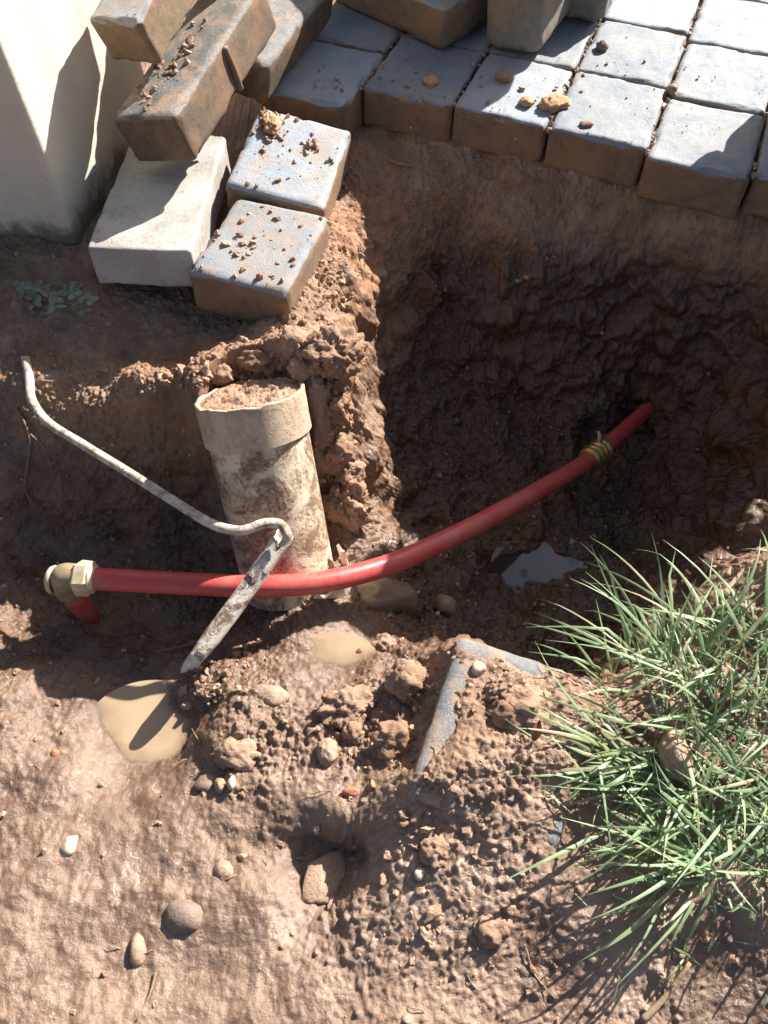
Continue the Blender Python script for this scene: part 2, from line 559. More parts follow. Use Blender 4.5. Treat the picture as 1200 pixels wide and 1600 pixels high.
for a in [(60, 1420, -.19, .1, .5), (300, 1350, -.19, .09, .6), (450, 1370, -.19, .07, .65), (300, 1260, -.22, .08, .6), (840, 1480, -.13, .06, .75), (1150, 1560, -.1, .08, .6), (850, 800, -.43, .2, .85), (600, 1000, -.3, .05, .8), (100, 1250, -.21, .08, .5)]:
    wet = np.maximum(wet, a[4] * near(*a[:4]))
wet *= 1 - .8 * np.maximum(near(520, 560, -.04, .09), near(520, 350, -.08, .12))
red = np.clip(.85 * near(560, 380, -.08, .08) + .6 * near(600, 300, -.09, .08) + .5 * near(1150, 600, -.2, .12) + .35 * near(250, 660, -.14, .14) + .35 * near(500, 440, -.06, .05), 0, .9)
silt = np.zeros(len(XY))
for a in [(100, 1200, -.2, .12, .8), (250, 1300, -.2, .12, .8), (100, 1450, -.18, .14, .8), (350, 1500, -.17, .14, .8), (500, 1240, -.18, .07, .7), (480, 1070, -.2, .07, .6), (700, 1450, -.13, .14, .65), (600, 1250, -.15, .1, .5), (880, 1500, -.12, .12, .7), (600, 1600, -.14, .15, .65), (850, 1300, -.1, .08, .4), (1150, 1550, -.1, .12, .6), (60, 1100, -.22, .06, .6)]:
    silt = np.maximum(silt, .8 * a[4] * near(*a[:4]))
lump *= 1 - .55 * np.clip(silt * 1.2, 0, 1)
gloss = np.clip(silt * 1.9, 0, 1)
wet = np.clip(wet + .22 * silt, 0, 1.2)
for a in [(440, 1340, -.19, .05), (30, 1430, -.19, .06), (600, 1330, -.14, .04), (840, 1480, -.13, .05), (330, 1290, -.21, .05), (550, 1000, -.24, .06), (130, 1230, -.21, .06)]:
    gloss = np.maximum(gloss, near(*a))
red *= np.clip(.55 + fbm(P3, 30, 3), 0, 1)

# relief: normal-directed noise, then many small lumps
gxn = np.gradient(Zg, gx, axis=1)
gyn = np.gradient(Zg, gy, axis=0)
Nn = np.stack([-gxn.ravel(), -gyn.ravel(), np.ones(len(XY))], 1)
Nn /= np.linalg.norm(Nn, axis=1)[:, None]
pd = np.sqrt(((XY - PIPE) ** 2).sum(1))
guard = np.ones(len(XY))
core = 1 - smooth01(0, .1, far)
big = fbm(P3, 16, 3, .5)
mid = fbm(P3, 55, 4, .6, 3.1)
rid = 1 - np.abs(fbm(P3, 80, 3, .55, 9.7))
fin = fbm(P3, 210, 2, .6, 5.5)
pitm = smooth01(-.10, -.2, Z) * (.35 + .65 * smooth01(.0, .08, XY[:, 0]))
clump = np.abs(fbm(P3, 27, 3, .55, 41.0))
slab = near(780, 1080, -.1, .075)
tur = np.abs(fbm(P3, 110, 4, .66, 21.0))
sl = np.clip(Nn[:, 2] * 1.6, .12, 1)
rid = .75 + (rid - .75) * sl
tur = .3 + (tur - .3) * sl
fin = fin * sl
und = fbm(P3, 9, 2, .5, 33.0) * smooth01(.5, .2, XY[:, 1])
edge_ = np.maximum.reduce([near(585, 380, -.11, .05), near(590, 500, -.16, .05), near(585, 620, -.2, .05), near(590, 740, -.27, .05)])
sm_ = np.clip(silt * 1.5, 0, 1)
big = big * (1 - sm_) + fbm(P3, 13, 1) * sm_
disp = (.008 * big + .007 * und + .016 * fbm(P3, 15, 2, .5, 47.0) * pitm + .009 * fbm(P3, 34, 3, .6, 55.0) * pitm +  .0035 * mid * (.4 + lump) * (1 - .85 * np.clip(silt * 1.2, 0, 1)) + edge_ * .015 * fbm(P3, 17, 4, .58, 71.0) + .0055 * (rid - .75) * lump + .0075 * (tur - .3) * (.10 + lump) * (1 - .85 * sm_) + .0012 * fin * (.5 + lump)) * (1 - .5 * calm) * (1 - .6 * slab)
H = np.zeros_like(Zg)
rng = np.random.default_rng(11)
i0x, i0y = len(out_lo), 9
ncx, ncy = len(cx), len(cy)
lump_g = lump.reshape(ny_, nx_)
cnt = 0
for t_ in range(75000):
    ix = min(int(np.searchsorted(cx, rng.uniform(cx[0], cx[-1]))), ncx - 1)
    iy = min(int(np.searchsorted(cy, rng.uniform(cy[0], cy[-1]))), ncy - 1)
    L = lump_g[i0y + iy, i0x + ix]
    if rng.random() > L * 1.15 - .14:
        continue
    r = .0016 + .0065 * rng.random() ** 4.2 * (0.4 + .9 * L)
    ax, bx_ = np.searchsorted(cx, (cx[ix] - 1.6 * r, cx[ix] + 1.6 * r))
    ay, by_ = np.searchsorted(cy, (cy[iy] - 1.6 * r, cy[iy] + 1.6 * r))
    dx = (cx[ax:bx_] - cx[ix] - rng.uniform(-.001, .001))[None, :]
    dy = (cy[ay:by_] - cy[iy] - rng.uniform(-.001, .001))[:, None]
    an = rng.random() * math.pi
    e = .55 + .45 * rng.random()
    u_ = (dx * math.cos(an) + dy * math.sin(an)) / r
    v_ = (-dx * math.sin(an) + dy * math.cos(an)) / (r * e)
    ex = rng.uniform(1.3, 3.0)
    w_ = 1 - (np.abs(u_) ** ex + np.abs(v_) ** ex)
    b_ = np.clip(w_, 0, None) ** .8 * r * (.4 + .6 * rng.random()) * np.clip(1 + .6 * (u_ * rng.uniform(-1, 1) + v_ * rng.uniform(-1, 1)), .2, 2)
    sub = H[i0y + ay:i0y + by_, i0x + ax:i0x + bx_]
    np.maximum(sub, b_ + sub * .3 * (b_ > 0), out=sub)
H *= .8 * np.clip(Nn[:, 2].reshape(ny_, nx_) * 1.3, 0, 1)
disp = (disp + H.ravel() * (1 - .6 * calm)) * guard * core
FP = P3 + Nn * disp[:, None]
# keep soil out of the drain pipe and from under the half-buried paver
pt_, pb_ = W(390, 615, -.035), W(452, 905, -.245)
ax_ = (pt_ - pb_) / np.linalg.norm(pt_ - pb_)
rel = FP - pb_
al = rel @ ax_
rr_ = np.linalg.norm(rel - al[:, None] * ax_, axis=1)
FP[:, 2] -= .05 * smooth01(.072, .056, rr_) * smooth01(.04, .07, al) * smooth01(.32, .28, al)
under = smooth01(.07, .10, XY[:, 1] - (1.162 - .386 * XY[:, 0]) + .09)

nv = len(FP)
me = bpy.data.meshes.new('ground')
me.vertices.add(nv)
me.vertices.foreach_set('co', FP.astype(np.float32).ravel())
a_ = (np.arange(ny_ - 1)[:, None] * nx_ + np.arange(nx_ - 1)[None, :]).ravel()
quads = np.stack([a_, a_ + 1, a_ + nx_ + 1, a_ + nx_], 1)
nf = len(quads)
me.loops.add(nf * 4)
me.loops.foreach_set('vertex_index', quads.ravel().astype(np.int32))
me.polygons.add(nf)
me.polygons.foreach_set('loop_start', (np.arange(nf) * 4).astype(np.int32))
me.polygons.foreach_set('use_smooth', np.ones(nf, bool))
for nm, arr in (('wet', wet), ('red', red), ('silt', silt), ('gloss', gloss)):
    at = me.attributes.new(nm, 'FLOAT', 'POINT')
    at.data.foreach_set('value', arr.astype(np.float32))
me.update(calc_edges=True)
me.validate()
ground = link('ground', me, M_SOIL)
ground['kind'] = 'structure'
ground['label'] = 'wet reddish brown soil of the dug pit and trodden mud'

FPg = FP.reshape(ny_, nx_, 3)
Ng = Nn.reshape(ny_, nx_, 3)


def ground_at(x, y):
    ix = min(max(int(np.searchsorted(cx, x)), 0), ncx - 1) + i0x
    iy = min(max(int(np.searchsorted(cy, y)), 0), ncy - 1) + i0y
    return FPg[iy, ix, 2]


def ray_ground(px, py):
    """where the sight line through a pixel meets the soil"""
    d = FWD + np.array([(px - 600) / FPX, 0, 0]) + UPV * (800 - py) / FPX
    o = np.array([0, 0, CAM_H])
    t = .5
    while t < 2.2:
        p = o + d * t
        if p[2] <= ground_at(p[0], p[1]):
            return p
        t += .003
    return o + d * t


# ------------------------------------------------------------------ water
def water_material(name, col, spec_=.5, deep=.010):
    t = NT(name)
    p = t.pos()
    n = t.noise(p, 30, 3, 0.5)
    c = t.mix(t.ramp(n, [(.35, 0.0), (.65, 1.0)]), col, tuple(a * .85 for a in col))
    t.set(c, .03, t.bump(n, .0006, .25), spec_)
    dp_ = t.attr('depth').outputs['Fac']
    al = t.ramp(t.math('DIVIDE', dp_, deep), [(0.0, .18), (.35, .72), (1.0, 1.0)])
    t.l(al, t.b.inputs['Alpha'])
    return t.m


M_WATER = water_material('muddy_water', (.42, .30, .19))
M_WATER_D = water_material('pit_water', (.05, .04, .035), 1.0, .004)


def puddle(px, py, z, rx, ry, mat, label, seed):
    c = W(px, py, z)
    n = 90
    V, F, dep = [], [], []
    for i in range(n + 1):
        for j in range(n + 1):
            x, y = -1 + 2 * i / n, -1 + 2 * j / n
            q, w_ = x * math.sqrt(1 - y * y / 2), y * math.sqrt(1 - x * x / 2)
            X_, Y_ = c[0] + rx * q, c[1] + ry * w_
            V.append((X_, Y_, z))
            dep.append(max(0.0, z - ground_at(X_, Y_)))
    for i in range(n):
        for j in range(n):
            a = i * (n + 1) + j
            F.append([a, a + n + 1, a + n + 2, a + 1])
    me = mesh_np('puddle', V, F)
    at = me.attributes.new('depth', 'FLOAT', 'POINT')
    at.data.foreach_set('value', np.array(dep, np.float32))
    o = link('puddle', me, mat)
    o['kind'] = 'structure'
    o['label'] = label
    return o


puddle(232, 1130, -.2272, .072, .052, M_WATER, 'shallow tan muddy puddle crossed by the shadow of the conduit', .4)
puddle(522, 1028, -.2095, .052, .034, M_WATER, 'small tan puddle in front of the stone', 1.4)
puddle(850, 886, -.3835, .082, .062, M_WATER_D, 'dark water in the pit mirroring the sky', 2.2)

# ------------------------------------------------------------------ pavers


def rbox(w, l, t, r=.008, n=12, seed=0, amp=.0012, chip=.0):
    """rounded block with uneven edges, centre at origin"""
    def axis_pts(h, n):
        e = np.linspace(0, 1, 4)[:-1] * r * 1.6
        inner = np.linspace(-h + r * 1.6, h - r * 1.6, n)
        return np.concatenate([-h + e, inner, (h - e)[::-1]])
    hx, hy, hz = w / 2, l / 2, t / 2
    ax, ay, az = axis_pts(hx, n), axis_pts(hy, n + 2), axis_pts(hz, 5)
    V, F, idx = [], [], {}

    def vid(p):
        k_ = tuple(np.round(p, 6))
        if k_ not in idx:
            idx[k_] = len(V)
            V.append(p)
        return idx[k_]

    def face(A, B, f):
        for i in range(len(A) - 1):
            for j in range(len(B) - 1):
                F.append([vid(f(A[i], B[j])), vid(f(A[i + 1], B[j])), vid(f(A[i + 1], B[j + 1])), vid(f(A[i], B[j + 1]))])
    face(ax, ay, lambda a, b: (a, b, hz))
    face(ay, ax, lambda a, b: (b, a, -hz))
    face(ax, az, lambda a, b: (a, -hy, b))
    face(az, ax, lambda a, b: (b, hy, a))
    face(ay, az, lambda a, b: (hx, a, b))
    face(az, ay, lambda a, b: (-hx, b, a))
    V = np.array(V)
    h = np.array([hx, hy, hz])
    rr = r
    inner = np.clip(V, -(h - rr), h - rr)
    d = V - inner
    d /= np.linalg.norm(d, axis=1)[:, None]
    V = inner + d * rr
    s = V + seed * 3.7
    nn = fbm(s, 28, 4, .6)
    V = V + d * (amp * nn)[:, None]
    if chip:
        ed = (np.abs(d).max(1) < .97).astype(float)
        V = V - d * (chip * ed * smooth01(.1, .6, fbm(s, 40, 3, .6, 4.4)))[:, None]
    return V, F


def block(name, dims, loc, rot, mat, parent=None, seed=0, r=.008, amp=.0009, chip=.003, n=14):
    V, F = rbox(*dims, r=r, seed=seed, amp=amp, chip=chip, n=n)
    o = link(name, mesh_np(name, V, F), mat, parent)
    o.location = loc
    o.rotation_euler = [rad(a) for a in rot]
    return o


UA = rad(-21.5)
U = np.array([math.cos(UA), math.sin(UA)])
Vv = np.array([-math.sin(UA), math.cos(UA)])
ORG = np.array([.378, 1.016])
PW, PL, PT = .1485, .172, .066
# bedding under the paving, and the paving itself
bx = []
bm = bmesh.new()
pts = [(-.56, .0), (4.5 * PW, .0), (4.5 * PW, 1.1), (-.6, 1.1)]
ring = [ORG + U * (a + .03) + Vv * (b + .035) for a, b in pts]
vs = [bm.verts.new((p[0], p[1], z)) for z in (-.075, -.02) for p in ring]
for q in ((3, 2, 1, 0), (4, 5, 6, 7), (0, 1, 5, 4), (1, 2, 6, 5), (2, 3, 7, 6), (3, 0, 4, 7)):
    bm.faces.new([vs[i] for i in q])
me = bpy.data.meshes.new('pavement')
bm.to_mesh(me); bm.free()
pavement = link('pavement', me, M_CLOD)
pavement['kind'] = 'structure'
pavement['label'] = 'paving of square blue grey blocks round the pit'
rr = random.Random(4)
k = 0
for i in range(-4, 4):
    for j in range(0, 5):
        off = -.062 if i == -4 else (-.012 if i == 0 else (.004 if i == -2 else 0))
        c = ORG + U * ((i + .5) * PW) + Vv * ((j + .5) * PL + off)
        k += 1
        rotz = math.degrees(UA) + rr.uniform(-.8, .8)
        o = block('paver', (PW - .0022 - rr.uniform(0, .0015), PL - .0025, PT), (c[0], c[1], -PT / 2 + rr.uniform(-.002, .0015) - (.006 if i == 0 and j == 0 else 0)),
                  (rr.uniform(-.7, .7), rr.uniform(-.7, .7), rotz), M_PAVER, pavement, seed=k, r=.0075, amp=.0016, chip=.004)
# two pavers of the edge column that stayed in the soil
pv1 = block('paver', (.142, .172, .066), (-.137, 1.010, -.034), (5, 8, -12), M_PAVER_D, pavement, seed=60, r=.0095)
pv2 = block('paver', (.137, .166, .066), (-.164, .832, -.045), (-1.3, 1.2, -17), M_PAVER_D, pavement, seed=61, r=.0095)

GRP = 'loose pavers piled beside the pillar'
b = tag(block('loose_paver', (.135, .27, .058), (-.307, .930, -.029), (-2.2, .8, -2.7), M_ROUGH, seed=70, r=.004, amp=.0012, chip=.002), 'pale rough grey paver leaning against the pillar foot', 'paver', GRP)
lp = tag(block('loose_paver', (.10, .31, .066), (-.255, 1.082, .078), (5, -12, -18), M_DARK, seed=71, r=.009, amp=.0011, chip=.0035), 'dark glazed paver smeared with soil lying across the rough grey one', 'paver', GRP)
V, F = tube([(.052, .0, -.03), (.0525, .0, 0), (.052, .0, .028)], [.004, .005, .004], 10, True, 4)
o = link('spacer_rib', mesh_np('spacer_rib', V, F), M_DARK, lp)
g4 = tag(block('loose_paver', (.08, .17, .060), (-.300, 1.095, .168), (16, -8, -24), M_GREYB, seed=72, r=.006, amp=.0011, chip=.0035), 'grey topped paver wedged high against the pillar, soil on its side', 'paver', GRP)
b = tag(block('loose_paver', (.10, .17, .064), (-.235, 1.285, .150), (6, 5, -30), M_GREYB, seed=73, r=.008, amp=.0011, chip=.0035), 'ash grey paver behind the dark glazed one', 'paver', GRP)
b = tag(block('loose_paver', (.11, .25, .066), (-.178, 1.262, .045), (4, 12, -22), M_DARK, seed=74, r=.012, amp=.0011, chip=.0035), 'brown paver with a sunlit rounded end under the dark one', 'paver', GRP)
GRP2 = 'loose pavers lying on the paving'
tag(block('loose_paver', (.30, .142, .066), (.031, 1.428, .0345), (0, 0, -42.5), M_PAVER_D, seed=75, r=.012, amp=.0011, chip=.0035), 'long blue topped paver dropped askew on the paving', 'paver', GRP2)
tag(block('loose_paver', (.094, .175, .11), (.237, 1.347, .062), (0.4, -5.9, -27), M_GREYSIDE, seed=76, r=.014, amp=.0011, chip=.003), 'plain grey paver set on edge on the paving', 'paver', GRP2)
tag(block('loose_paver', (.10, .17, .08), (.345, 1.455, .043), (0, 0, -20), M_GREYSIDE, seed=77, r=.012, amp=.0011, chip=.003), 'grey paver behind the one set on edge', 'paver', GRP2)
tag(block('loose_paver', (.142, .30, .066), (.10, 1.53, .103), (0, 4, -40), M_PAVER_D, seed=78, r=.012, chip=.004), 'unseen blue topped paver added for shadow on top of the one dropped askew', 'paver', GRP2)  # upper courses from here are out of view, added to lengthen the heap's shadow
tag(block('loose_paver', (.30, .142, .066), (.14, 1.53, .172), (3, 0, -15), M_PAVER_D, seed=781, r=.012, chip=.004), 'unseen blue topped paver added for shadow across the second course of the heap', 'paver', GRP2)
tag(block('loose_paver', (.30, .142, .066), (.17, 1.52, .240), (0, 0, -30), M_GREYSIDE, seed=782, r=.012, chip=.004), 'unseen grey paver added for shadow, topmost on the heap on the paving', 'paver', GRP2)
tag(block('loose_paver', (.142, .20, .066), (.29, 1.45, .152), (3, -5, -35), M_GREYSIDE, seed=79, r=.012, chip=.004), 'unseen grey paver added for shadow on top of the one set on edge', 'paver', GRP2)
tag(block('loose_paver', (.142, .20, .066), (.36, 1.50, .221), (0, 0, -20), M_GREYSIDE, seed=791, r=.012, chip=.004), 'unseen grey paver added for shadow, bridging the two heaps on the paving', 'paver', GRP2)
GRP3 = 'unseen pavers added at the right to shade the pit'  # stack outside the view, added to throw shade over the pit
for kk, (x_, y_, z_, rz_, lb) in enumerate([(.755, 1.065, .034, -21, 'lowest paver of the unseen stack added to shade the pit'), (.745, 1.075, .101, -24, 'second paver of the unseen stack added to shade the pit, on the lowest one'),
                                            (.735, 1.070, .168, -18, 'middle paver of the unseen stack added to shade the pit'), (.715, 1.070, .235, -22, 'second paver from the top of the unseen stack added to shade the pit'), (.705, 1.065, .302, -20, 'topmost paver of the unseen stack added to shade the pit')]):
    tag(block('added_shade_paver', (.30, .172, .066), (x_, y_, z_), (0, 0, rz_), M_PAVER, seed=90 + kk, r=.012, n=8), lb, 'paver', GRP3)
# half-buried paver in front of the pit
c = W(715, 988, -.1)
u2 = np.array([math.cos(rad(-19.5)), math.sin(rad(-19.5))]); v2 = np.array([-u2[1], u2[0]])
cc = c[:2] + u2 * .075 - v2 * .088
tag(block('buried_paver', (.150, .176, .066), (cc[0], cc[1], -.133), (0, 0, -19.5), M_BURIED, seed=80, r=.012, amp=.0015), 'grey paver half buried in mud at the edge of the pit', 'paver')

# ------------------------------------------------------------------ pillar


def plaster():
    t = NT('plaster')
    p = t.pos()
    big = t.noise(p, 6, 5, .6, .4)
    fine = t.noise(p, 160, 6, .75)
    col = t.mix(t.ramp(big, [(.3, 0.0), (.7, 1.0)]), (.66, .61, .52), (.54, .485, .40))
    sep = t.n('SeparateXYZ')
    t.l(p, sep.inputs[0])
    low = t.ramp(t.math('ADD', sep.outputs[2], t.math('MULTIPLY', t.noise(p, 25, 5, .7), .10)), [(.0, 1.0), (.03, 0.0)])
    col = t.mix(low, col, (.20, .16, .125))
    col = t.mix(t.ramp(fine, [(.30, .7), (.42, 0.0)]), col, (.33, .28, .22))
    return t.set(col, .9, t.bump(fine, .0022, .55, t.bump(big, .006, .4)), .2)


pa = rad(-9)
pu = np.array([math.cos(pa), math.sin(pa)]); pv = np.array([-pu[1], pu[0]])
pc = W(125, 385, -.062)[:2] - pu * .17 + pv * .17
V, F = rbox(.34, .34, 1.5, r=.008, n=20, seed=5, amp=.0025, chip=.004)
pil = link('pillar', mesh_np('pillar', V, F), plaster())
pil.location = (pc[0], pc[1], .65)
pil.rotation_euler = (0, 0, pa)
tag(pil, 'square cream plastered pillar behind the loose pavers', 'pillar')

# ------------------------------------------------------------------ drain pipe
M_PVC = muddy_plastic('muddy_cream_plastic', (.70, .565, .41), (.30, .185, .115), .42, .58, 24, .45)
M_COLLAR = muddy_plastic('mud_washed_plastic', (.56, .42, .30), (.40, .275, .185), .40, .68, 18, .65)
M_WHITE = muddy_plastic('muddy_white_plastic', (.68, .61, .53), (.24, .145, .09), .47, .60, 42, .5)
M_SHARD = muddy_plastic('broken_plastic', (.78, .70, .55), (.36, .25, .17), .58, .70, 40, .4)

pt, pb = W(390, 615, -.035), W(452, 905, -.245)
pax = pt - pb
plen = np.linalg.norm(pax)
dp = empty('drain_pipe', pb)
dp.rotation_euler = Vector(pax).to_track_quat('Z', 'Y').to_euler()
tag(dp, 'muddy cream drain pipe standing in the trench, filled with soil', 'pipe')


def open_pipe(R, th, z0, z1, sides, rim_amp, seed, tilt=(0, 0)):
    V, F = [], []
    rows = 26
    for k_ in range(rows + 1):
        f = k_ / rows
        for s in range(sides):
            a = 2 * math.pi * s / sides
            x, y = math.cos(a), math.sin(a)
            top = z1 + tilt[0] * x + tilt[1] * y + rim_amp * mnoise.noise((x * 4 + seed, y * 4, 0)) + rim_amp * .6 * mnoise.noise((x * 13 + seed, y * 13, 5))
            V.append((R * x, R * y, z0 + (top - z0) * f))
    base = len(V)
    for k_ in range(3):
        for s in range(sides):
            p = V[rows * sides + s]
            V.append((p[0] * (R - th) / R, p[1] * (R - th) / R, p[2] - k_ * .02))
    F = []
    for k_ in range(rows):
        for s in range(sides):
            s2 = (s + 1) % sides
            F.append([k_ * sides + s, k_ * sides + s2, (k_ + 1) * sides + s2, (k_ + 1) * sides + s])
    rings = [rows * sides, base, base + sides, base + 2 * sides]
    for a, b2 in zip(rings, rings[1:]):
        for s in range(sides):
            s2 = (s + 1) % sides
            F.append([a + s, a + s2, b2 + s2, b2 + s])
    return np.array(V), F


V, F = open_pipe(.0605, .004, -.01, plen - .02, 72, 0, 1)
o = link('pipe_body', mesh_np('pipe_body', V, F), M_PVC, dp)
V, F = open_pipe(.0650, .0045, plen - .05, plen, 96, .003, 2)
o = link('collar', mesh_np('collar', V, F), M_COLLAR, dp)
# soil packed in the mouth
n = 80
V, F = [], []
for i in range(n + 1):
    for j in range(n + 1):
        x, y = -1 + 2 * i / n, -1 + 2 * j / n
        q = x * math.sqrt(1 - y * y / 2); w_ = y * math.sqrt(1 - x * x / 2)
        V.append((q * .0605, w_ * .0605, 0))
V = np.array(V)
nz = fbm(V, 45, 3, .5)
rim = 1 - (V[:, 0] ** 2 + V[:, 1] ** 2) / .0605 ** 2
V[:, 2] = plen - .007 + .006 * (nz + .7 * np.abs(fbm(V, 160, 3, .6))) * np.clip(rim * 3, 0, 1) + .10 * np.clip(-V[:, 1] + .02, 0, .1)
for i in range(n):
    for j in range(n):
        F.append([i * (n + 1) + j, (i + 1) * (n + 1) + j, (i + 1) * (n + 1) + j + 1, i * (n + 1) + j + 1])
o = link('soil_plug', mesh_np('soil_plug', V, F), M_CLOD, dp)

# broken shard of plastic at the pipe foot
sh0 = W(508, 893, -.225)
V, F = [], []
for i in range(15):
    a = rad(-115 + i * 10)
    tp = .060 + .022 * mnoise.noise((i * .9, 3.3, 0)) + (.022 if i in (11, 12) else 0)
    for (R_, z_) in ((.040, -.02), (.040, tp), (.036, tp), (.036, -.02)):
        V.append((R_ * math.cos(a), R_ * math.sin(a), z_))
for i in range(14):
    for q in range(4):
        F.append([i * 4 + q, (i + 1) * 4 + q, (i + 1) * 4 + (q + 1) % 4, i * 4 + (q + 1) % 4])
F += [[0, 1, 2, 3], [59, 58, 57, 56]]
o = link('plastic_shard', mesh_np('plastic_shard', V, F, False), M_SHARD)
o.location = (sh0[0] - .006, sh0[1] + .004, -.262)
o.rotation_euler = (rad(8), rad(-6), rad(20))
tag(o, 'broken cream plastic socket piece at the foot of the drain pipe', 'plastic piece')

# ------------------------------------------------------------------ red water pipe


def red_mat():
    t = NT('red_plastic')
    p = t.pos()
    n_ = t.noise(p, 35, 6, .7)
    n2 = t.noise(p, 260, 4, .7)
    col = t.mix(t.ramp(n_, [(.4, 0.0), (.75, .5)]), (.52, .06, .055), (.48, .15, .12))
    col = t.mix(t.ramp(n2, [(.58, 0.0), (.72, .7)]), col, (.38, .22, .15))
    sm = t.ramp(t.noise(p, 14, 6, .7, .8), [(.50, 0.0), (.66, .32)])
    col = t.mix(sm, col, (.40, .25, .17))
    return t.set(col, t.ramp(n_, [(.3, .3), (.7, .5)]), t.bump(n2, .0003, .5), .5)


def brass(name, a, b2, metal, rough):
    t = NT(name)
    p = t.pos()
    n_ = t.noise(p, 70, 6, .7)
    col = t.mix(t.ramp(n_, [(.4, 0.0), (.62, 1.0)]), a, b2)
    return t.set(col, rough, t.bump(n_, .0006, .6), .5, metal)


M_RED = red_mat()
M_BRASS = brass('dull_brass', (.34, .265, .15), (.24, .17, .10), .2, .5)
M_NUT = brass('pale_brass', (.60, .52, .37), (.42, .33, .21), .15, .45)
RP = [(128, 903, -.165), (200, 908, -.166), (300, 913, -.168), (400, 916, -.17), (500, 909, -.178), (600, 884, -.2), (680, 851, -.23), (760, 812, -.265), (850, 762, -.312), (925, 715, -.352), (1005, 645, -.396), (1035, 612, -.415), (1060, 580, -.43)]
rp = [W(*q) + np.array([0, 0, .0016 * math.sin(7.3 * i)]) for i, q in enumerate(RP)]
rw = empty('water_pipe', rp[0])
tag(rw, 'red plastic water pipe curving across the trench with brass fittings', 'pipe')
V, F = tube(rp, .0136, 24, True, 10)
local(link('pipe_run', mesh_np('pipe_run', V, F), M_RED), rw)
d0 = rp[1] - rp[0]; d0 /= np.linalg.norm(d0)
# hexagonal nut
prof = [(-.006, .012), (-.006, .0200), (-.003, .0222), (.010, .0222), (.013, .0200), (.013, .0172), (.017, .0172), (.018, .0138)]
V, F = ring_lathe(prof[:5], rp[0], d0, 6, rad(15))
nut = link('nut', mesh_np('nut', V, F, False), M_NUT)
local(nut, rw)
V, F = ring_lathe([(.013, .0130), (.013, .0188), (.0138, .0188), (.0180, .0138)], rp[0], d0, 32)
col_ = link('nut_flange', mesh_np('nut_flange', V, F), M_NUT)
col_.parent = nut
# elbow
e0 = rp[0] - d0 * .006
dn = np.array([.05, -.10, -1.0]); dn /= np.linalg.norm(dn)
mid_ = e0 - d0 * .020
ep = [e0, e0 - d0 * .012, mid_ + dn * .004 + d0 * .004, mid_ + dn * .016, mid_ + dn * .034]
V, F = tube(ep, [.0165, .0172, .0178, .0172, .0165], 24, True, 6)
local(link('elbow', mesh_np('elbow', V, F), M_BRASS), rw)
V, F = ring_lathe([(-.004, .0), (-.004, .012), (-.001, .0165), (.003, .0178), (.005, .0165)], mid_ + dn * .008 - d0 * .014, d0, 24)
local(link('elbow_boss', mesh_np('elbow_boss', V, F), M_NUT), rw)
V, F = tube([mid_ + dn * .03, mid_ + dn * .06, mid_ + dn * .16], .0136, 20)
local(link('pipe_drop', mesh_np('pipe_drop', V, F), M_RED), rw)
# ribbed brass coupling
cc_, cd = W(931, 710, -.3553), W(960, 688, -.371) - W(925, 715, -.352)
cd /= np.linalg.norm(cd)
prof = []
for k_ in range(4):
    h = -.024 + k_ * .0125
    prof += [(h, .0142), (h + .0008, .0195), (h + .0055, .0206), (h + .0092, .0192), (h + .0102, .0142)]
V, F = ring_lathe(prof, cc_, cd, 28)
cp = link('coupling', mesh_np('coupling', V, F), brass('bright_brass', (.58, .40, .15), (.34, .22, .09), .7, .32))
local(cp, rw)
V, F = tube([cc_ + np.array([.004, .012, .012]), cc_ + np.array([.004, .02, .022]), cc_ + np.array([.002, .028, .026])], [.003, .0034, .0026], 8)
local(link('clamp_tail', mesh_np('clamp_tail', V, F), M_NUT), rw)

# ------------------------------------------------------------------ conduit and cable
c0, c1 = W(300, 1036, -.165), W(441, 842, -.115)
cd_ = (c1 - c0)
V, F = [], []
sides, rows, Rc = 24, 20, .0110
ax = cd_ / np.linalg.norm(cd_)
nn_ = np.cross(ax, [0, 0, 1]); nn_ /= np.linalg.norm(nn_); bb_ = np.cross(nn_, ax)
L = np.linalg.norm(cd_)
for k_ in range(rows + 1):
    for s in range(sides):
        a = 2 * math.pi * s / sides
        ln = L * k_ / rows
        if k_ == rows:
            ln += .010 * mnoise.noise((math.cos(a) * 1.7, math.sin(a) * 1.7, 2.2)) + (-.008 if math.sin(a) > .3 else .004)
        if k_ == 0:
            ln += .014 * math.sin(a + .6) + .004 * math.sin(3 * a)
        sag = .004 * math.sin(math.pi * k_ / rows)
        Rk = Rc * (.72 + .28 * min(k_ / 4, 1)) * (1 + .04 * mnoise.noise((k_ * .7, a, 1.0)))
        V.append(c0 + ax * ln + (Rk * math.cos(a)) * nn_ + (Rk * math.sin(a) - sag) * bb_)
m0 = len(V)
for s in range(sides):
    ctr = c0 + ax * L
    V.append(V[rows * sides + s] * .86 + (ctr) * .14)
for s in range(sides):
    V.append(V[m0 + s] - ax * .05)
F = []
for k_ in range(rows):
    for s in range(sides):
        s2 = (s + 1) % sides
        F.append([k_ * sides + s, k_ * sides + s2, (k_ + 1) * sides + s2, (k_ + 1) * sides + s])
for A_, B_ in ((rows * sides, m0), (m0, m0 + sides)):
    for s in range(sides):
        s2 = (s + 1) % sides
        F.append([A_ + s, A_ + s2, B_ + s2, B_ + s])
F.append(list(range(sides))[::-1])
o = link('conduit', mesh_np('conduit', V, F), M_WHITE)
tag(o, 'mud stained white conduit stub lying over the red pipe', 'conduit')
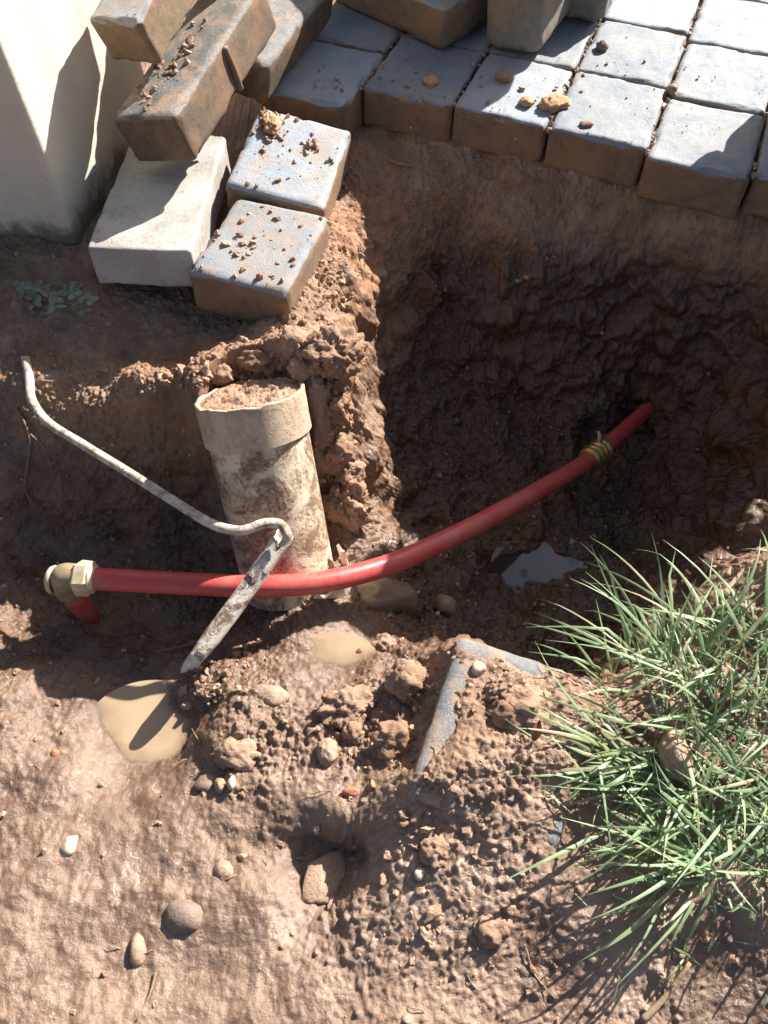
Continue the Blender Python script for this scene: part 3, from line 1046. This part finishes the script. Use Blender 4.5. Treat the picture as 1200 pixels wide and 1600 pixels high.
cab = [(40, 560, -.092), (46, 592, -.098), (50, 625, -.1), (75, 660, -.1), (130, 695, -.1), (200, 738, -.1), (270, 782, -.1), (330, 818, -.1), (375, 829, -.1), (412, 818, -.098), (437, 819, -.1), (448, 834, -.105), (446, 848, -.113), (430, 868, -.1195), (410, 895, -.127)]
V, F = tube([W(*q) for q in cab], .0058, 16, True, 8)
M_CABLE = muddy_plastic('muddy_cable_sheath', (.66, .56, .45), (.36, .24, .16), .46, .66, 55, .45)
o = link('cable', mesh_np('cable', V, F), M_CABLE)
tag(o, 'thin white cable bending from the soil wall into the conduit', 'cable')

# ------------------------------------------------------------------ clods and stones


def lump_mesh(name, size, seed, sub=4, rough=.32, squash=(1, 1, 1), sharp=0.0):
    bm = bmesh.new()
    bmesh.ops.create_icosphere(bm, subdivisions=sub, radius=1.0)
    V = np.array([v.co[:] for v in bm.verts])
    F = [[v.index for v in f.verts] for f in bm.faces]
    bm.free()
    q = V + seed * 5.13
    if sharp:
        rg = np.random.default_rng(seed + 99)
        pl = rg.normal(size=(14, 3)); pl /= np.linalg.norm(pl, axis=1)[:, None]
        dd = rg.uniform(.62, .92, 14)
        rad_ = np.min(np.where((V @ pl.T) > .05, dd / np.maximum(V @ pl.T, .05), 9), axis=1)
        base = np.minimum(rad_, 1.0) * sharp + (1 - sharp)
    else:
        base = np.ones(len(V))
    f1 = fbm(q, 1.1, 2, .5)
    f2 = fbm(q, 3.0, 5, .66, 2.0)
    r = base + rough * (.8 * f1 + .5 * f2)
    if not sharp and rough > .28:
        rg = np.random.default_rng(seed + 500)
        sd = rg.normal(size=(320, 3)); sd /= np.linalg.norm(sd, axis=1)[:, None]
        sr = .07 + .20 * rg.random(320) ** 2.5
        sh = sr * rg.uniform(.45, .95, 320)
        D2 = 2 - 2 * V @ sd.T
        g = (np.sqrt(np.clip(1 - D2 / sr ** 2, 0, None)) * sh).max(1)
        r = r + g * .9
    P = V * r[:, None] * np.array(squash) * size
    return mesh_np(name, P, F)


def put(name, px, py, size, mat, label, cat, seed, squash=(1, 1, 1), rot=(0, 0, 0), rough=.32, sharp=0.0, sink=.35, sub=4, group=None, z=None):
    p = ray_ground(px, py) if z is None else W(px, py, z)
    o = link(name, lump_mesh(name, size, seed, sub, rough, squash, sharp), mat)
    o.location = (p[0], p[1], p[2] + size * squash[2] * (1 - 2 * sink) * .5)
    o.rotation_euler = [rad(a) for a in rot]
    tag(o, label, cat, group)
    return o


M_TAN = stone_material('tan_stone', (.40, .28, .19), (.33, .22, .15), mudamt=.6)
M_PALE = stone_material('pale_stone', (.60, .50, .36), (.48, .38, .26), mudamt=.3)
M_GREY = stone_material('grey_stone', (.17, .155, .145), (.12, .11, .105), mudamt=.8)
M_REDST = stone_material('red_stone', (.30, .10, .07), (.22, .08, .06), mudamt=.2)
M_BRICK = stone_material('brick_chip', (.45, .17, .09), (.36, .14, .08), mudamt=.1)
M_WETST = stone_material('wet_brown_stone', (.30, .215, .15), (.22, .155, .11), mudamt=.4, rough=.3)
M_ORANGE = stone_material('orange_crumb', (.52, .30, .16), (.42, .24, .13), mudamt=.1, rough=.9)

G_CL = 'soil clods beside the drain pipe'
put('soil_clod', 458, 535, .022, M_CLOD, 'angular pale clod on top of the soil heap behind the drain pipe', 'clod', 1, (1, .9, .7), (10, 0, 30), .2, .7, .3, group=G_CL)
put('soil_clod', 522, 556, .030, M_CLOD, 'large crumbly clod overhanging the pit beside the drain pipe collar', 'clod', 2, (1.1, .9, .8), (0, 0, 10), .42, 0, .35, 5, group=G_CL)
put('soil_clod', 470, 580, .014, M_CLOD, 'small round clod at the drain pipe rim', 'clod', 3, (1, 1, .9), (0, 0, 0), .3, group=G_CL)
put('soil_clod', 524, 640, .020, M_CLOD, 'crumbly clod stuck at the level of the pipe collar', 'clod', 4, (.9, 1, 1.1), (0, 0, 0), .45, 0, .4, 5, group=G_CL)
put('soil_clod', 530, 705, .017, M_CLOD, 'small clod half way down beside the drain pipe', 'clod', 5, (1, 1, 1), (0, 0, 0), .42, group=G_CL)
put('soil_clod', 540, 790, .033, M_CLOD, 'biggest rough clod low beside the drain pipe', 'clod', 6, (.9, .8, 1.15), (0, 0, 0), .42, 0, .42, 5, group=G_CL)
put('soil_clod', 545, 740, .018, M_CLOD, 'knobbly clod just above the biggest one', 'clod', 7, (1, 1, 1), (0, 0, 0), .45, group=G_CL)
put('soil_clod', 400, 560, .018, M_CLOD, 'flat clod on the shelf behind the drain pipe', 'clod', 8, (1.3, 1, .6), (0, 0, 0), .4, group=G_CL)
for (qx, qy, qs, ql) in [(345, 588, .013, 'crumbly clod on the bank behind the drain pipe rim'), (425, 572, .014, 'crumbly clod between the pipe rim and the angular clod')]:
    put('soil_clod', qx, qy, qs, M_CLOD, ql, 'clod', qx, (1.2, 1, .8), (0, 0, qx), .42, 0, .35, 4, group=G_CL)
G_MC = 'mud clods in the trodden mud'
put('mud_clod', 545, 1108, .021, M_CLOD, 'knobbly mud clod casting a shadow between puddle and hole', 'clod', 11, (1.3, 1, .8), (0, 0, 20), .4, 0, .3, 5, group=G_MC)
put('mud_clod', 640, 1068, .020, M_CLOD, 'mud clod beside the half buried paver edge', 'clod', 12, (1, 1, .9), (0, 0, 20), .4, 0, .3, group=G_MC)
put('mud_clod', 512, 1178, .014, M_TAN, 'round tan clod below the knobbly one', 'clod', 13, (.9, 1.1, .9), (0, 0, 0), .2, .3, .3, group=G_MC)
put('mud_clod', 552, 1145, .011, M_CLOD, 'little mud clod touching the knobbly one', 'clod', 14, (1, 1, .9), (0, 0, 0), .3, group=G_MC)
put('mud_clod', 620, 1160, .020, M_CLOD, 'lumpy clod left of the half buried paver', 'clod', 15, (1, .9, .8), (0, 0, 0), .42, 0, .3, group=G_MC)
put('mud_clod', 600, 1010, .014, M_CLOD, 'wet clod at the edge of the small puddle', 'clod', 16, (1, .9, .8), (0, 0, 0), .35, group=G_MC)
put('mud_clod', 370, 1180, .018, M_CLOD, 'broad clod beside the larger puddle', 'clod', 17, (1.2, .9, .7), (0, 0, 0), .35, 0, .35, group=G_MC)
put('mud_clod', 1055, 1185, .019, M_TAN, 'reddish clod lying among the grass blades', 'clod', 18, (.8, 1.2, .8), (0, 0, 10), .16, .5, .2, group=G_MC)
put('mud_clod', 790, 1075, .016, M_CLOD, 'crumbly soil lump on the half buried paver', 'clod', 19, (1.3, .9, .6), (0, 0, 30), .45, 0, .35, 5, group=G_MC)
put('mud_clod', 820, 1110, .022, M_CLOD, 'soil lump beside the red dry leaf', 'clod', 20, (1.3, 1, .6), (0, 0, 0), .45, 0, .35, group=G_MC)
put('mud_clod', 680, 1330, .013, M_CLOD, 'rough clod beside the dark footprint hollow', 'clod', 21, (1, 1, .7), (0, 0, 0), .45, 0, .35, group=G_MC)
put('mud_clod', 770, 1450, .013, M_CLOD, 'rough clod in front of the wet shiny patch', 'clod', 22, (1.2, 1, .6), (0, 0, 0), .45, 0, .4, group=G_MC)
G_ST = 'stones in the mud'
put('stone', 602, 934, .040, M_WETST, 'large wet brown stone under the red pipe', 'stone', 31, (1.1, .75, .75), (12, 0, -8), .12, .75, 0.26, 4, G_ST)
put('stone', 425, 1087, .017, M_TAN, 'flat tan stone beside the small puddle', 'stone', 32, (1.35, .8, .5), (0, 0, -15), .1, .7, 0.29, 3, G_ST)
put('stone', 108, 1322, .0105, M_PALE, 'small yellowish white pebble on smooth mud', 'stone', 33, (.9, 1.2, .8), (0, 0, -20), .1, .8, 0.29, 3, G_ST)
put('stone', 290, 1432, .021, M_GREY, 'dark grey stone set in the wet mud', 'stone', 34, (1.1, .9, .75), (0, 0, 0), .12, .6, 0.62, 3, G_ST)
put('stone', 216, 1485, .0125, M_TAN, 'tan stone beside the dark grey one', 'stone', 35, (.8, 1.2, .8), (0, 0, 10), .12, .7, 0.59, 3, G_ST)
put('stone', 748, 1046, .0085, M_PALE, 'pale pointed pebble on the half buried paver', 'stone', 36, (1, 1, 1), (0, 20, 0), .1, .9, 0.24, 3, G_ST)
put('stone', 562, 1021, .0085, M_REDST, 'dark red pebble at the small puddle', 'stone', 37, (1, .9, 1), (0, 0, 0), .1, .3, 0.29, 3, G_ST)
put('stone', 550, 1240, .0095, M_BRICK, 'orange red brick chip in the mud', 'stone', 38, (1.2, .7, .9), (0, 0, -5), .06, .9, 0.34, 3, G_ST)
put('stone', 345, 1228, .0088, M_TAN, 'little tan pebble in a row before the clods', 'stone', 39, (.8, 1.2, .9), (0, 0, 20), .1, .8, 0.29, 3, G_ST)
put('stone', 322, 1224, .0125, M_WETST, 'brown pebble at the end of the pebble row', 'stone', 40, (1.2, .9, .7), (0, 0, 0), .1, .8, 0.34, 3, G_ST)
put('stone', 362, 1224, .0078, M_PALE, 'thin upright yellowish pebble in the row', 'stone', 41, (.6, 1, 1.2), (0, 0, 0), .1, .8, 0.29, 3, G_ST)
put('stone', 655, 1365, .006, M_PALE, 'tiny cream pebble in the footprint hollow', 'stone', 42, (1, 1, .9), (0, 0, 0), .1, .6, 0.29, 3, G_ST)
put('stone', 695, 945, .017, M_WETST, 'wet round stone in the pit beside the larger stone', 'stone', 43, (1, .9, .8), (0, 0, 0), .15, .4, 0.44, 3, G_ST)
put('stone', 515, 1372, .030, M_TAN, 'buff stone slab lying in the footprint hole', 'stone', 44, (.9, 1.2, .22), (-6, 8, -20), .06, .85, 0.44, 4, G_ST, z=-.186)
put('stone', 350, 1362, .011, M_TAN, 'small tan stone near the wet patch', 'stone', 45, (1, 1, .8), (0, 0, 0), .15, .5, 0.62, 3, G_ST)
put('stone', 86, 1178, .006, M_BRICK, 'tiny red pebble left of the larger puddle', 'stone', 46, (1, 1, .9), (0, 0, 0), .1, .5, 0.29, 3, G_ST)
put('soil_crumb', 866, 164, .0165, M_ORANGE, 'orange soil lump across a paver joint', 'clod', 51, (1.2, 1, .55), (0, 0, 20), .35, 0, .3, 4, 'soil lumps on the paving', z=.002)
put('soil_crumb', 822, 160, .009, M_ORANGE, 'small orange crumb beside the orange lump', 'clod', 52, (1.2, 1, .6), (0, 0, 0), .35, 0, .3, 3, 'soil lumps on the paving', z=.002)
put('soil_crumb', 940, 76, .0098, M_GREY, 'grey brown pebble resting on a sunlit paver', 'clod', 53, (1, 1, .9), (0, 0, 0), .25, 0, .15, 3, 'soil lumps on the paving', z=.002)
put('soil_crumb', 786, 122, .012, M_CLOD, 'brown crumb in the shadow of the paver on edge', 'clod', 54, (1, 1, .7), (0, 0, 0), .35, 0, .25, 3, 'soil lumps on the paving', z=.002)
put('soil_crumb', 916, 195, .007, M_CLOD, 'dark crumb flattened on the sunlit paver', 'clod', 55, (1.3, 1, .5), (0, 0, 0), .35, 0, .25, 3, 'soil lumps on the paving', z=.002)
put('soil_crumb', 1050, 140, .008, M_CLOD, 'dark crumb at the crossing of joints', 'clod', 56, (1, 1, .7), (0, 0, 0), .35, 0, .25, 3, 'soil lumps on the paving', z=.002)
put('soil_crumb', 674, 128, .010, M_ORANGE, 'ochre crumb on the shaded paver', 'clod', 57, (1, 1.4, .6), (0, 0, 0), .35, 0, .25, 3, 'soil lumps on the paving', z=.002)
put('soil_crumb', 424, 196, .012, M_ORANGE, 'ochre soil heap on the corner of the tilted paver', 'clod', 58, (.9, 1.6, .7), (0, 0, 10), .45, 0, .25, 4, 'soil lumps on the paving', z=.012)

# fine gravel and crumbs that nobody could count
ico = bmesh.new()
bmesh.ops.create_icosphere(ico, subdivisions=1, radius=1.0)
IV = np.array([v.co[:] for v in ico.verts]); IF = np.array([[v.index for v in f.verts] for f in ico.faces])
ico.free()
ico = bmesh.new()
bmesh.ops.create_icosphere(ico, subdivisions=2, radius=1.0)
IV2 = np.array([v.co[:] for v in ico.verts]); IF2 = np.array([[v.index for v in f.verts] for f in ico.faces])
ico.free()


def scatter_mesh(name, centres, sizes, seed, label, mat, bright=1.0):
    rg = np.random.default_rng(seed)
    Vs, Fs, tint, off = [], [], [], 0
    for c_, s_ in zip(centres, sizes):
        B, FF = (IV2, IF2) if s_ > .0026 else (IV, IF)
        d = rg.uniform(.7, 1.25, 3)
        ph = rg.uniform(0, 6, 3)
        v = B * (1 + .28 * np.sin(B * 3.1 + ph)) * (1 + .17 * rg.normal(size=(len(B), 1)))
        cutn = rg.normal(size=(3, 3)); cutn /= np.linalg.norm(cutn, axis=1)[:, None]
        for cn in cutn:
            ex_ = np.clip(v @ cn - .55, 0, None)
            v = v - ex_[:, None] * cn
        v = v * d * s_
        a = rg.uniform(0, 6.3)
        v = v @ np.array([[math.cos(a), math.sin(a), 0], [-math.sin(a), math.cos(a), 0], [0, 0, 1]])
        Vs.append(v + c_); Fs.append(FF + off); off += len(B)
        tint.append(np.full(len(B), rg.random() ** 1.3 * .92 * bright))
    me = mesh_np(name, np.concatenate(Vs), np.concatenate(Fs), False)
    at = me.attributes.new('tint', 'FLOAT', 'POINT')
    at.data.foreach_set('value', np.concatenate(tint).astype(np.float32))
    o = link(name, me, mat)
    o['kind'] = 'stuff'
    o['label'] = label
    return o


rg = np.random.default_rng(21)
Nv = ncx * ncy
cen, siz = [], []
lz = lump.reshape(ny_, nx_); cal = calm.reshape(ny_, nx_)
tries = 0
while len(cen) < 4200 and tries < 200000:
    tries += 1
    ix = min(int(np.searchsorted(cx, rg.uniform(cx[0], cx[-1]))), ncx - 1)
    iy = min(int(np.searchsorted(cy, rg.uniform(cy[0], cy[-1]))), ncy - 1)
    p = FPg[iy + i0y, ix + i0x]
    L = lz[iy + i0y, ix + i0x]
    w_ = (.10 + .9 * L) * (1 - .9 * cal[iy + i0y, ix + i0x])
    if p[1] > .62:
        w_ *= .35
    if Ng[iy + i0y, ix + i0x, 2] < .45:
        w_ *= .15
    if abs(p[0] - PIPE[0]) < .065 and abs(p[1] - PIPE[1]) < .065:
        continue
    if rg.random() > w_:
        continue
    s_ = .0009 + .0036 * rg.random() ** 5
    cen.append(p + np.array([0, 0, s_ * .1])); siz.append(s_)
scatter_mesh('gravel', cen, siz, 31, 'fine gravel and soil crumbs scattered over the mud', M_PEB)

# crumbs on the paver tops
cen, siz = [], []
for (pxa, pya, dx, dy, n_, z_, smx) in [(900, 130, 280, 110, 90, .0005, .003), (650, 120, 90, 45, 50, .0005, .0035), (500, 130, 60, 40, 30, .0005, .003),
                                        (1013, 235, 4, 4, 1, 0, .003)]:
    for q in range(n_):
        a, b2 = rg.normal(0, .5, 2)
        s_ = .001 + smx * rg.random() ** 3
        p = W(pxa + dx * a, pya + dy * b2, z_)
        cen.append(p + np.array([0, 0, s_ * .5])); siz.append(s_)
bpy.context.view_layer.update()
for (ob, hz, n_, sx, sy, ox, oy, lx, ly) in ((lp, .0325, 80, .014, .05, -.012, -.06, .038, .14), (lp, .0325, 40, .01, .03, .0, -.02, .038, .14), (g4, .0295, 40, .01, .05, .02, .0, .03, .075), (pv1, .0325, 90, .04, .05, 0, 0, .06, .075), (pv1, .0325, 60, .012, .025, -.05, .05, .062, .076), (pv2, .0325, 110, .04, .05, 0, 0, .058, .072)):
    for q in range(n_):
        s_ = .0009 + .0044 * rg.random() ** 3.2
        v_ = ob.matrix_world @ Vector((np.clip(ox + rg.normal(0, sx), -lx, lx), np.clip(oy + rg.normal(0, sy), -ly, ly), hz + s_ * .3))
        cen.append(np.array(v_)); siz.append(s_)
# dirt in the joints
for i in (-3, -2, -1, 0, 1):
    for q in range(70):
        f = rg.uniform(0, 3.0) * PL
        p = ORG + U * (i * PW + rg.normal(0, .002)) + Vv * f
        s_ = .0015 + .0035 * rg.random() ** 2.5
        cen.append(np.array([p[0], p[1], -.008 + rg.uniform(0, .006)])); siz.append(s_)
scatter_mesh('soil_crumbs', cen, siz, 32, 'soil crumbs strewn on the pavers and in the joints', M_PEB)

# crumbled soil heaped along the drain pipe and the pit edge
cen, siz = [], []
for (pa_, pb_2, dx, n_) in [((440, 560), (540, 560), 22, 170), ((520, 600), (545, 800), 14, 260), ((545, 380), (520, 480), 22, 200), ((470, 420), (440, 510), 16, 110), ((225, 588), (400, 590), 9, 150), ((300, 1085), (420, 1010), 14, 90), ((560, 1100), (640, 1180), 30, 60), ((760, 1060), (860, 1120), 22, 70), ((640, 1250), (700, 1500), 40, 50)]:
    for q in range(n_):
        f = rg.random()
        p = ray_ground(pa_[0] + (pb_2[0] - pa_[0]) * f + rg.normal(0, dx), pa_[1] + (pb_2[1] - pa_[1]) * f + rg.normal(0, dx))
        if abs(p[0] - PIPE[0]) < .06 and .46 < p[1] < .65:
            continue
        s_ = .0016 + .0055 * rg.random() ** 3
        cen.append(p + np.array([0, 0, s_ * .1])); siz.append(s_)
o = scatter_mesh('crumbled_soil', cen, siz, 33, 'crumbled soil heaped along the drain pipe and pit edge', M_PEB, .62)

# ------------------------------------------------------------------ grass


def grass_mat(name, a, b2):
    t = NT(name)
    rnd = t.n('ObjectInfo').outputs['Random']
    p = t.pos()
    col = t.mix(t.ramp(rnd, [(.0, 0.0), (1.0, 1.0)]), a, b2)
    n_ = t.noise(p, 60, 4, .6)
    col = t.mix(t.ramp(n_, [(.45, 0.0), (.75, .65)]), col, (.42, .48, .34))
    col = t.mix(t.ramp(t.noise(p, 25, 3, .6), [(.55, 0.0), (.7, .5)]), col, (.30, .36, .10))
    t.set(col, .45, None, .45)
    tr = t.n('BsdfTranslucent')
    t.l(col, tr.inputs[0])
    mx = t.n('MixShader')
    mx.inputs[0].default_value = .3
    t.l(t.b.outputs[0], mx.inputs[1]); t.l(tr.outputs[0], mx.inputs[2])
    t.l(mx.outputs[0], t.out.inputs[0])
    return t.m


M_GR = grass_mat('grass_blade', (.165, .265, .125), (.30, .41, .20))
M_GRD = grass_mat('dry_grass', (.33, .27, .15), (.42, .36, .22))


def blade_geo(root, az, el, length, width, droop, twist, rg, segs=8):
    P = np.array(root, float)
    d = np.array([math.cos(az) * math.cos(el), math.sin(az) * math.cos(el), math.sin(el)])
    V, F = [], []
    side0 = np.array([-math.sin(az), math.cos(az), 0])
    wob = rg.normal(0, .16, 3)
    kink = rg.integers(2, segs) if rg.random() < .55 else -1
    for k_ in range(segs + 1):
        f = k_ / segs
        w = width * (0.55 + .9 * min(f * 3, 1) * .5) * (1 - f ** 2.2) + .0002
        a = twist * f
        nrm = np.cross(side0, d); nrm /= np.linalg.norm(nrm) + 1e-9
        s_ = side0 * math.cos(a) + nrm * math.sin(a)
        V += [P - s_ * w * .5, P - nrm * w * .16, P + s_ * w * .5]
        if k_ < segs:
            P = P + d * length / segs
            d = d + np.array([0, 0, -droop / segs]) + wob / segs * 2
            if k_ == kink:
                d = d + rg.normal(0, .3, 3) + np.array([0, 0, -.3])
            d /= np.linalg.norm(d)
    for k_ in range(segs):
        b0 = k_ * 3
        F += [[b0, b0 + 1, b0 + 4, b0 + 3], [b0 + 1, b0 + 2, b0 + 5, b0 + 4]]
    return V, F


def tuft(px, py, spread, nb, ln, wd, az_c, az_s, el_c, el_s, droop, label, seed, mat=M_GR, fine=60):
    rg = np.random.default_rng(seed)
    r0 = ray_ground(px, py)
    root = empty('grass_tuft', r0)
    tag(root, label, 'grass', 'grass tufts on the bank of the pit')
    for q in range(nb):
        a, b2 = rg.normal(0, spread, 2)
        x, y = r0[0] + a, r0[1] + b2
        rt = np.array([a, b2, ground_at(x, y) - r0[2] - .004])
        az = rad(az_c + rg.normal(0, az_s))
        V, F = blade_geo(rt, az, rad(np.clip(rg.normal(el_c, el_s), 3, 88)), ln * rg.uniform(.55, 1.15), wd * rg.uniform(.65, 1.2), droop * rg.uniform(.4, 1.4), rg.normal(0, .7), rg)
        link('blade', mesh_np('blade', V, F), M_GRD if rg.random() < .12 else mat, root)
    Vs, Fs, off = [], [], 0
    for q in range(fine):
        a, b2 = rg.normal(0, spread * 1.5, 2)
        x, y = r0[0] + a, r0[1] + b2
        rt = np.array([a, b2, ground_at(x, y) - r0[2] - .003])
        V, F = blade_geo(rt, rg.uniform(0, 6.28), rad(rg.uniform(15, 70)), ln * rg.uniform(.2, .5), wd * rg.uniform(.4, .7), droop * 1.2, rg.normal(0, .8), rg, 5)
        Vs += V; Fs += [[i + off for i in f] for f in F]; off += len(V)
    o = link('undergrowth', mesh_np('undergrowth', Vs, Fs), mat, root)
    o['kind'] = 'stuff'
    # a couple of thicker stalks
    for q in range(4):
        az = rad(az_c + rg.normal(0, az_s)); e = rad(el_c * .9)
        d = np.array([math.cos(az) * math.cos(e), math.sin(az) * math.cos(e), math.sin(e)])
        pp = [np.array([0, 0, -.005]), d * ln * .2, d * ln * .42 + np.array([0, 0, -.006])]
        V, F = tube(pp, [.0016, .0014, .001], 6, True, 3)
        link('stalk', mesh_np('stalk', V, F), mat, root)
    return root


tuft(1050, 1040, .024, 56, .15, .0041, 128, 46, 42, 16, 1.15, 'tall pale grass tuft arching over the pit edge', 1)
tuft(1165, 1010, .026, 36, .115, .0038, 80, 70, 50, 18, 1.3, 'grass tuft with yellow green stalks on the bank by the dry stems', 2)
tuft(1000, 1200, .016, 34, .135, .0041, 174, 34, 20, 9, .6, 'flat grass tuft spreading over the muddy clods of the buried paver', 3, fine=50)
tuft(1090, 1240, .034, 44, .095, .0036, 165, 80, 32, 16, 1.1, 'dense grass tuft beside the reddish clod', 4, fine=130)
tuft(1090, 1335, .020, 40, .115, .0040, 185, 38, 24, 10, .8, 'sprawling grass tuft reaching toward the wet shiny patch', 5, fine=60)
tuft(1190, 1280, .030, 40, .095, .0040, 150, 75, 36, 16, 1.1, 'thick grass tuft farthest along the bank from the pit', 6, fine=150)
tuft(1125, 1125, .030, 40, .10, .0038, 150, 90, 45, 18, 1.2, 'bright grass tuft between the tall one and the reddish clod', 7, fine=110)

# ------------------------------------------------------------------ small plants, roots and sticks
M_STICK = stone_material('dry_stick', (.36, .26, .16), (.26, .18, .11), mudamt=.2, rough=.8)
M_ROOT = stone_material('pale_root', (.28, .19, .12), (.20, .13, .085), mudamt=.3, rough=.8)
M_LEAF = grass_mat('weed_leaf', (.20, .245, .19), (.27, .31, .24))
M_DRYLEAF = stone_material('red_dry_leaf', (.42, .14, .06), (.30, .10, .05), mudamt=0, rough=.6)


def stick(name, pix, r, label, cat, mat, lift=.003, group=None):
    pts_ = [ray_ground(*q) + np.array([0, -.002, lift]) for q in pix]
    V, F = tube(pts_, [r * (1 - .45 * i / (len(pts_) - 1)) for i in range(len(pts_))], 7, True, 4)
    return tag(link(name, mesh_np(name, V, F), mat), label, cat, group)


stick('twig', [(322, 1002), (290, 1012), (245, 1022)], .0019, 'thin twig in the shaded trench beside the conduit end', 'twig', M_ROOT, .012)
stick('straw', [(608, 252), (628, 258), (650, 260)], .0016, 'dry straw on the soil below the paver edge', 'straw', M_STICK)
stick('root', [(30, 640), (50, 690), (42, 760), (60, 800)], .0017, 'thin pale root hanging down the trench wall', 'root', M_ROOT, .006, 'roots hanging from the trench wall')
stick('root', [(38, 670), (70, 700), (85, 735)], .0012, 'short forked root beside the longest root on the trench wall', 'root', M_ROOT, .006, 'roots hanging from the trench wall')
stick('root', [(95, 740), (100, 790), (95, 810)], .0013, 'separate root hanging lower in the trench wall shade', 'root', M_ROOT, .006, 'roots hanging from the trench wall')
stick('dead_stalk', [(1125, 935), (1148, 905), (1172, 880)], .0042, 'bent dry stem at the edge of the pit above the grass', 'stalk', M_STICK, .008)
stick('dead_stalk', [(1130, 905), (1138, 890), (1150, 890)], .003, 'short curled dry stem end beside the bent one', 'stalk', M_STICK, .012)
stick('dead_stalk', [(1000, 1590), (1035, 1555), (1075, 1500)], .0032, 'straw coloured runner crossing the mud below the grass', 'stalk', M_STICK, .004)
stick('grass_runner', [(1050, 1418), (1085, 1400), (1105, 1370)], .0028, 'pale grass runner lying across the sprawling tuft', 'stalk', M_STICK, .02)
stick('root', [(820, 1475), (835, 1520), (870, 1560)], .001, 'hair thin root lying on the mud by the shiny patch', 'root', M_ROOT, .003)
stick('twig', [(245, 1515), (235, 1550), (215, 1590)], .0014, 'short dark twig pressed in the foreground mud', 'twig', M_ROOT, .002)

# litter of straw and rootlets
rg = np.random.default_rng(77)
Vs, Fs, off = [], [], 0
for q in range(90):
    px_, py_ = rg.uniform(0, 1000), rg.uniform(1080, 1590)
    if q < 30:
        px_, py_ = rg.uniform(420, 1150), rg.uniform(260, 760)
    p = ray_ground(px_, py_)
    a, ln_ = rg.uniform(0, 6.28), rg.uniform(.006, .026)
    pts_ = [p + np.array([math.cos(a) * ln_ * f, math.sin(a) * ln_ * f, .0012 + .002 * math.sin(3 * f + q)]) + rg.normal(0, .0008, 3) for f in (0, .35, .7, 1)]
    V, F = tube(pts_, [.0005, .0006, .0005, .0003], 5, True, 3)
    Vs.append(V); Fs += [[i + off for i in f] for f in F]; off += len(V)
o = link('plant_litter', mesh_np('plant_litter', np.concatenate(Vs), Fs), M_STICK)
o['kind'] = 'stuff'
o['label'] = 'bits of straw and rootlets strewn on the soil'

# weed at the pillar foot
wr = ray_ground(92, 455)
weed = empty('weed', wr)
tag(weed, 'small grey green leafy weed at the pillar foot', 'weed')
rg = np.random.default_rng(5)
for sidx in range(7):
    az = rg.uniform(0, 6.28)
    pts_ = [np.zeros(3)]
    d = np.array([math.cos(az) * .8, math.sin(az) * .5 - .25, .55])
    for q in range(5):
        pts_.append(pts_[-1] + d * .014)
        d = d + np.array([0, 0, -.16]) + rg.normal(0, .1, 3)
    V, F = tube(pts_, .0008, 5)
    link('stem', mesh_np('stem', V, F), M_LEAF, weed)
    for q in range(1, 6):
        for sd in (-1, 1):
            a2 = az + sd * 1.1 + rg.normal(0, .3)
            V, F = [], []
            Lf, wf = rg.uniform(.010, .014), .0065
            t_ = np.array([math.cos(a2), math.sin(a2), rg.uniform(-.2, .5)])
            s_ = np.array([-math.sin(a2), math.cos(a2), rg.normal(0, .2)])
            for k_ in range(7):
                f = k_ / 6
                w = wf * math.sin(math.pi * min(f * .95 + .03, 1)) ** .8
                c_ = pts_[q] + t_ * Lf * f + np.array([0, 0, -.002 * f * f])
                V += [c_ - s_ * w * .5 * 1.2 + np.array([0, 0, .0006]), c_, c_ + s_ * w * .5 * 1.2 + np.array([0, 0, .0006])]
            for k_ in range(6):
                F += [[k_ * 3, k_ * 3 + 1, k_ * 3 + 4, k_ * 3 + 3], [k_ * 3 + 1, k_ * 3 + 2, k_ * 3 + 5, k_ * 3 + 4]]
            link('leaf', mesh_np('leaf', V, F), M_LEAF, weed)

# red dry leaf
p = ray_ground(830, 1143)
V, F = [], []
for k_ in range(9):
    f = k_ / 8
    w = .0045 * math.sin(math.pi * min(f + .04, 1)) ** .7
    V += [(-w, f * .022, .004 * math.sin(f * 3) + .003), (0, f * .022, .004 * math.sin(f * 3)), (w, f * .022, .004 * math.sin(f * 3) + .003)]
for k_ in range(8):
    F += [[k_ * 3, k_ * 3 + 1, k_ * 3 + 4, k_ * 3 + 3], [k_ * 3 + 1, k_ * 3 + 2, k_ * 3 + 5, k_ * 3 + 4]]
o = link('dry_leaf', mesh_np('dry_leaf', V, F), M_DRYLEAF)
o.location = (p[0], p[1] - .01, p[2] + .006)
o.rotation_euler = (rad(35), 0, rad(-20))
tag(o, 'curled rust red dry leaf beside the half buried paver', 'leaf')
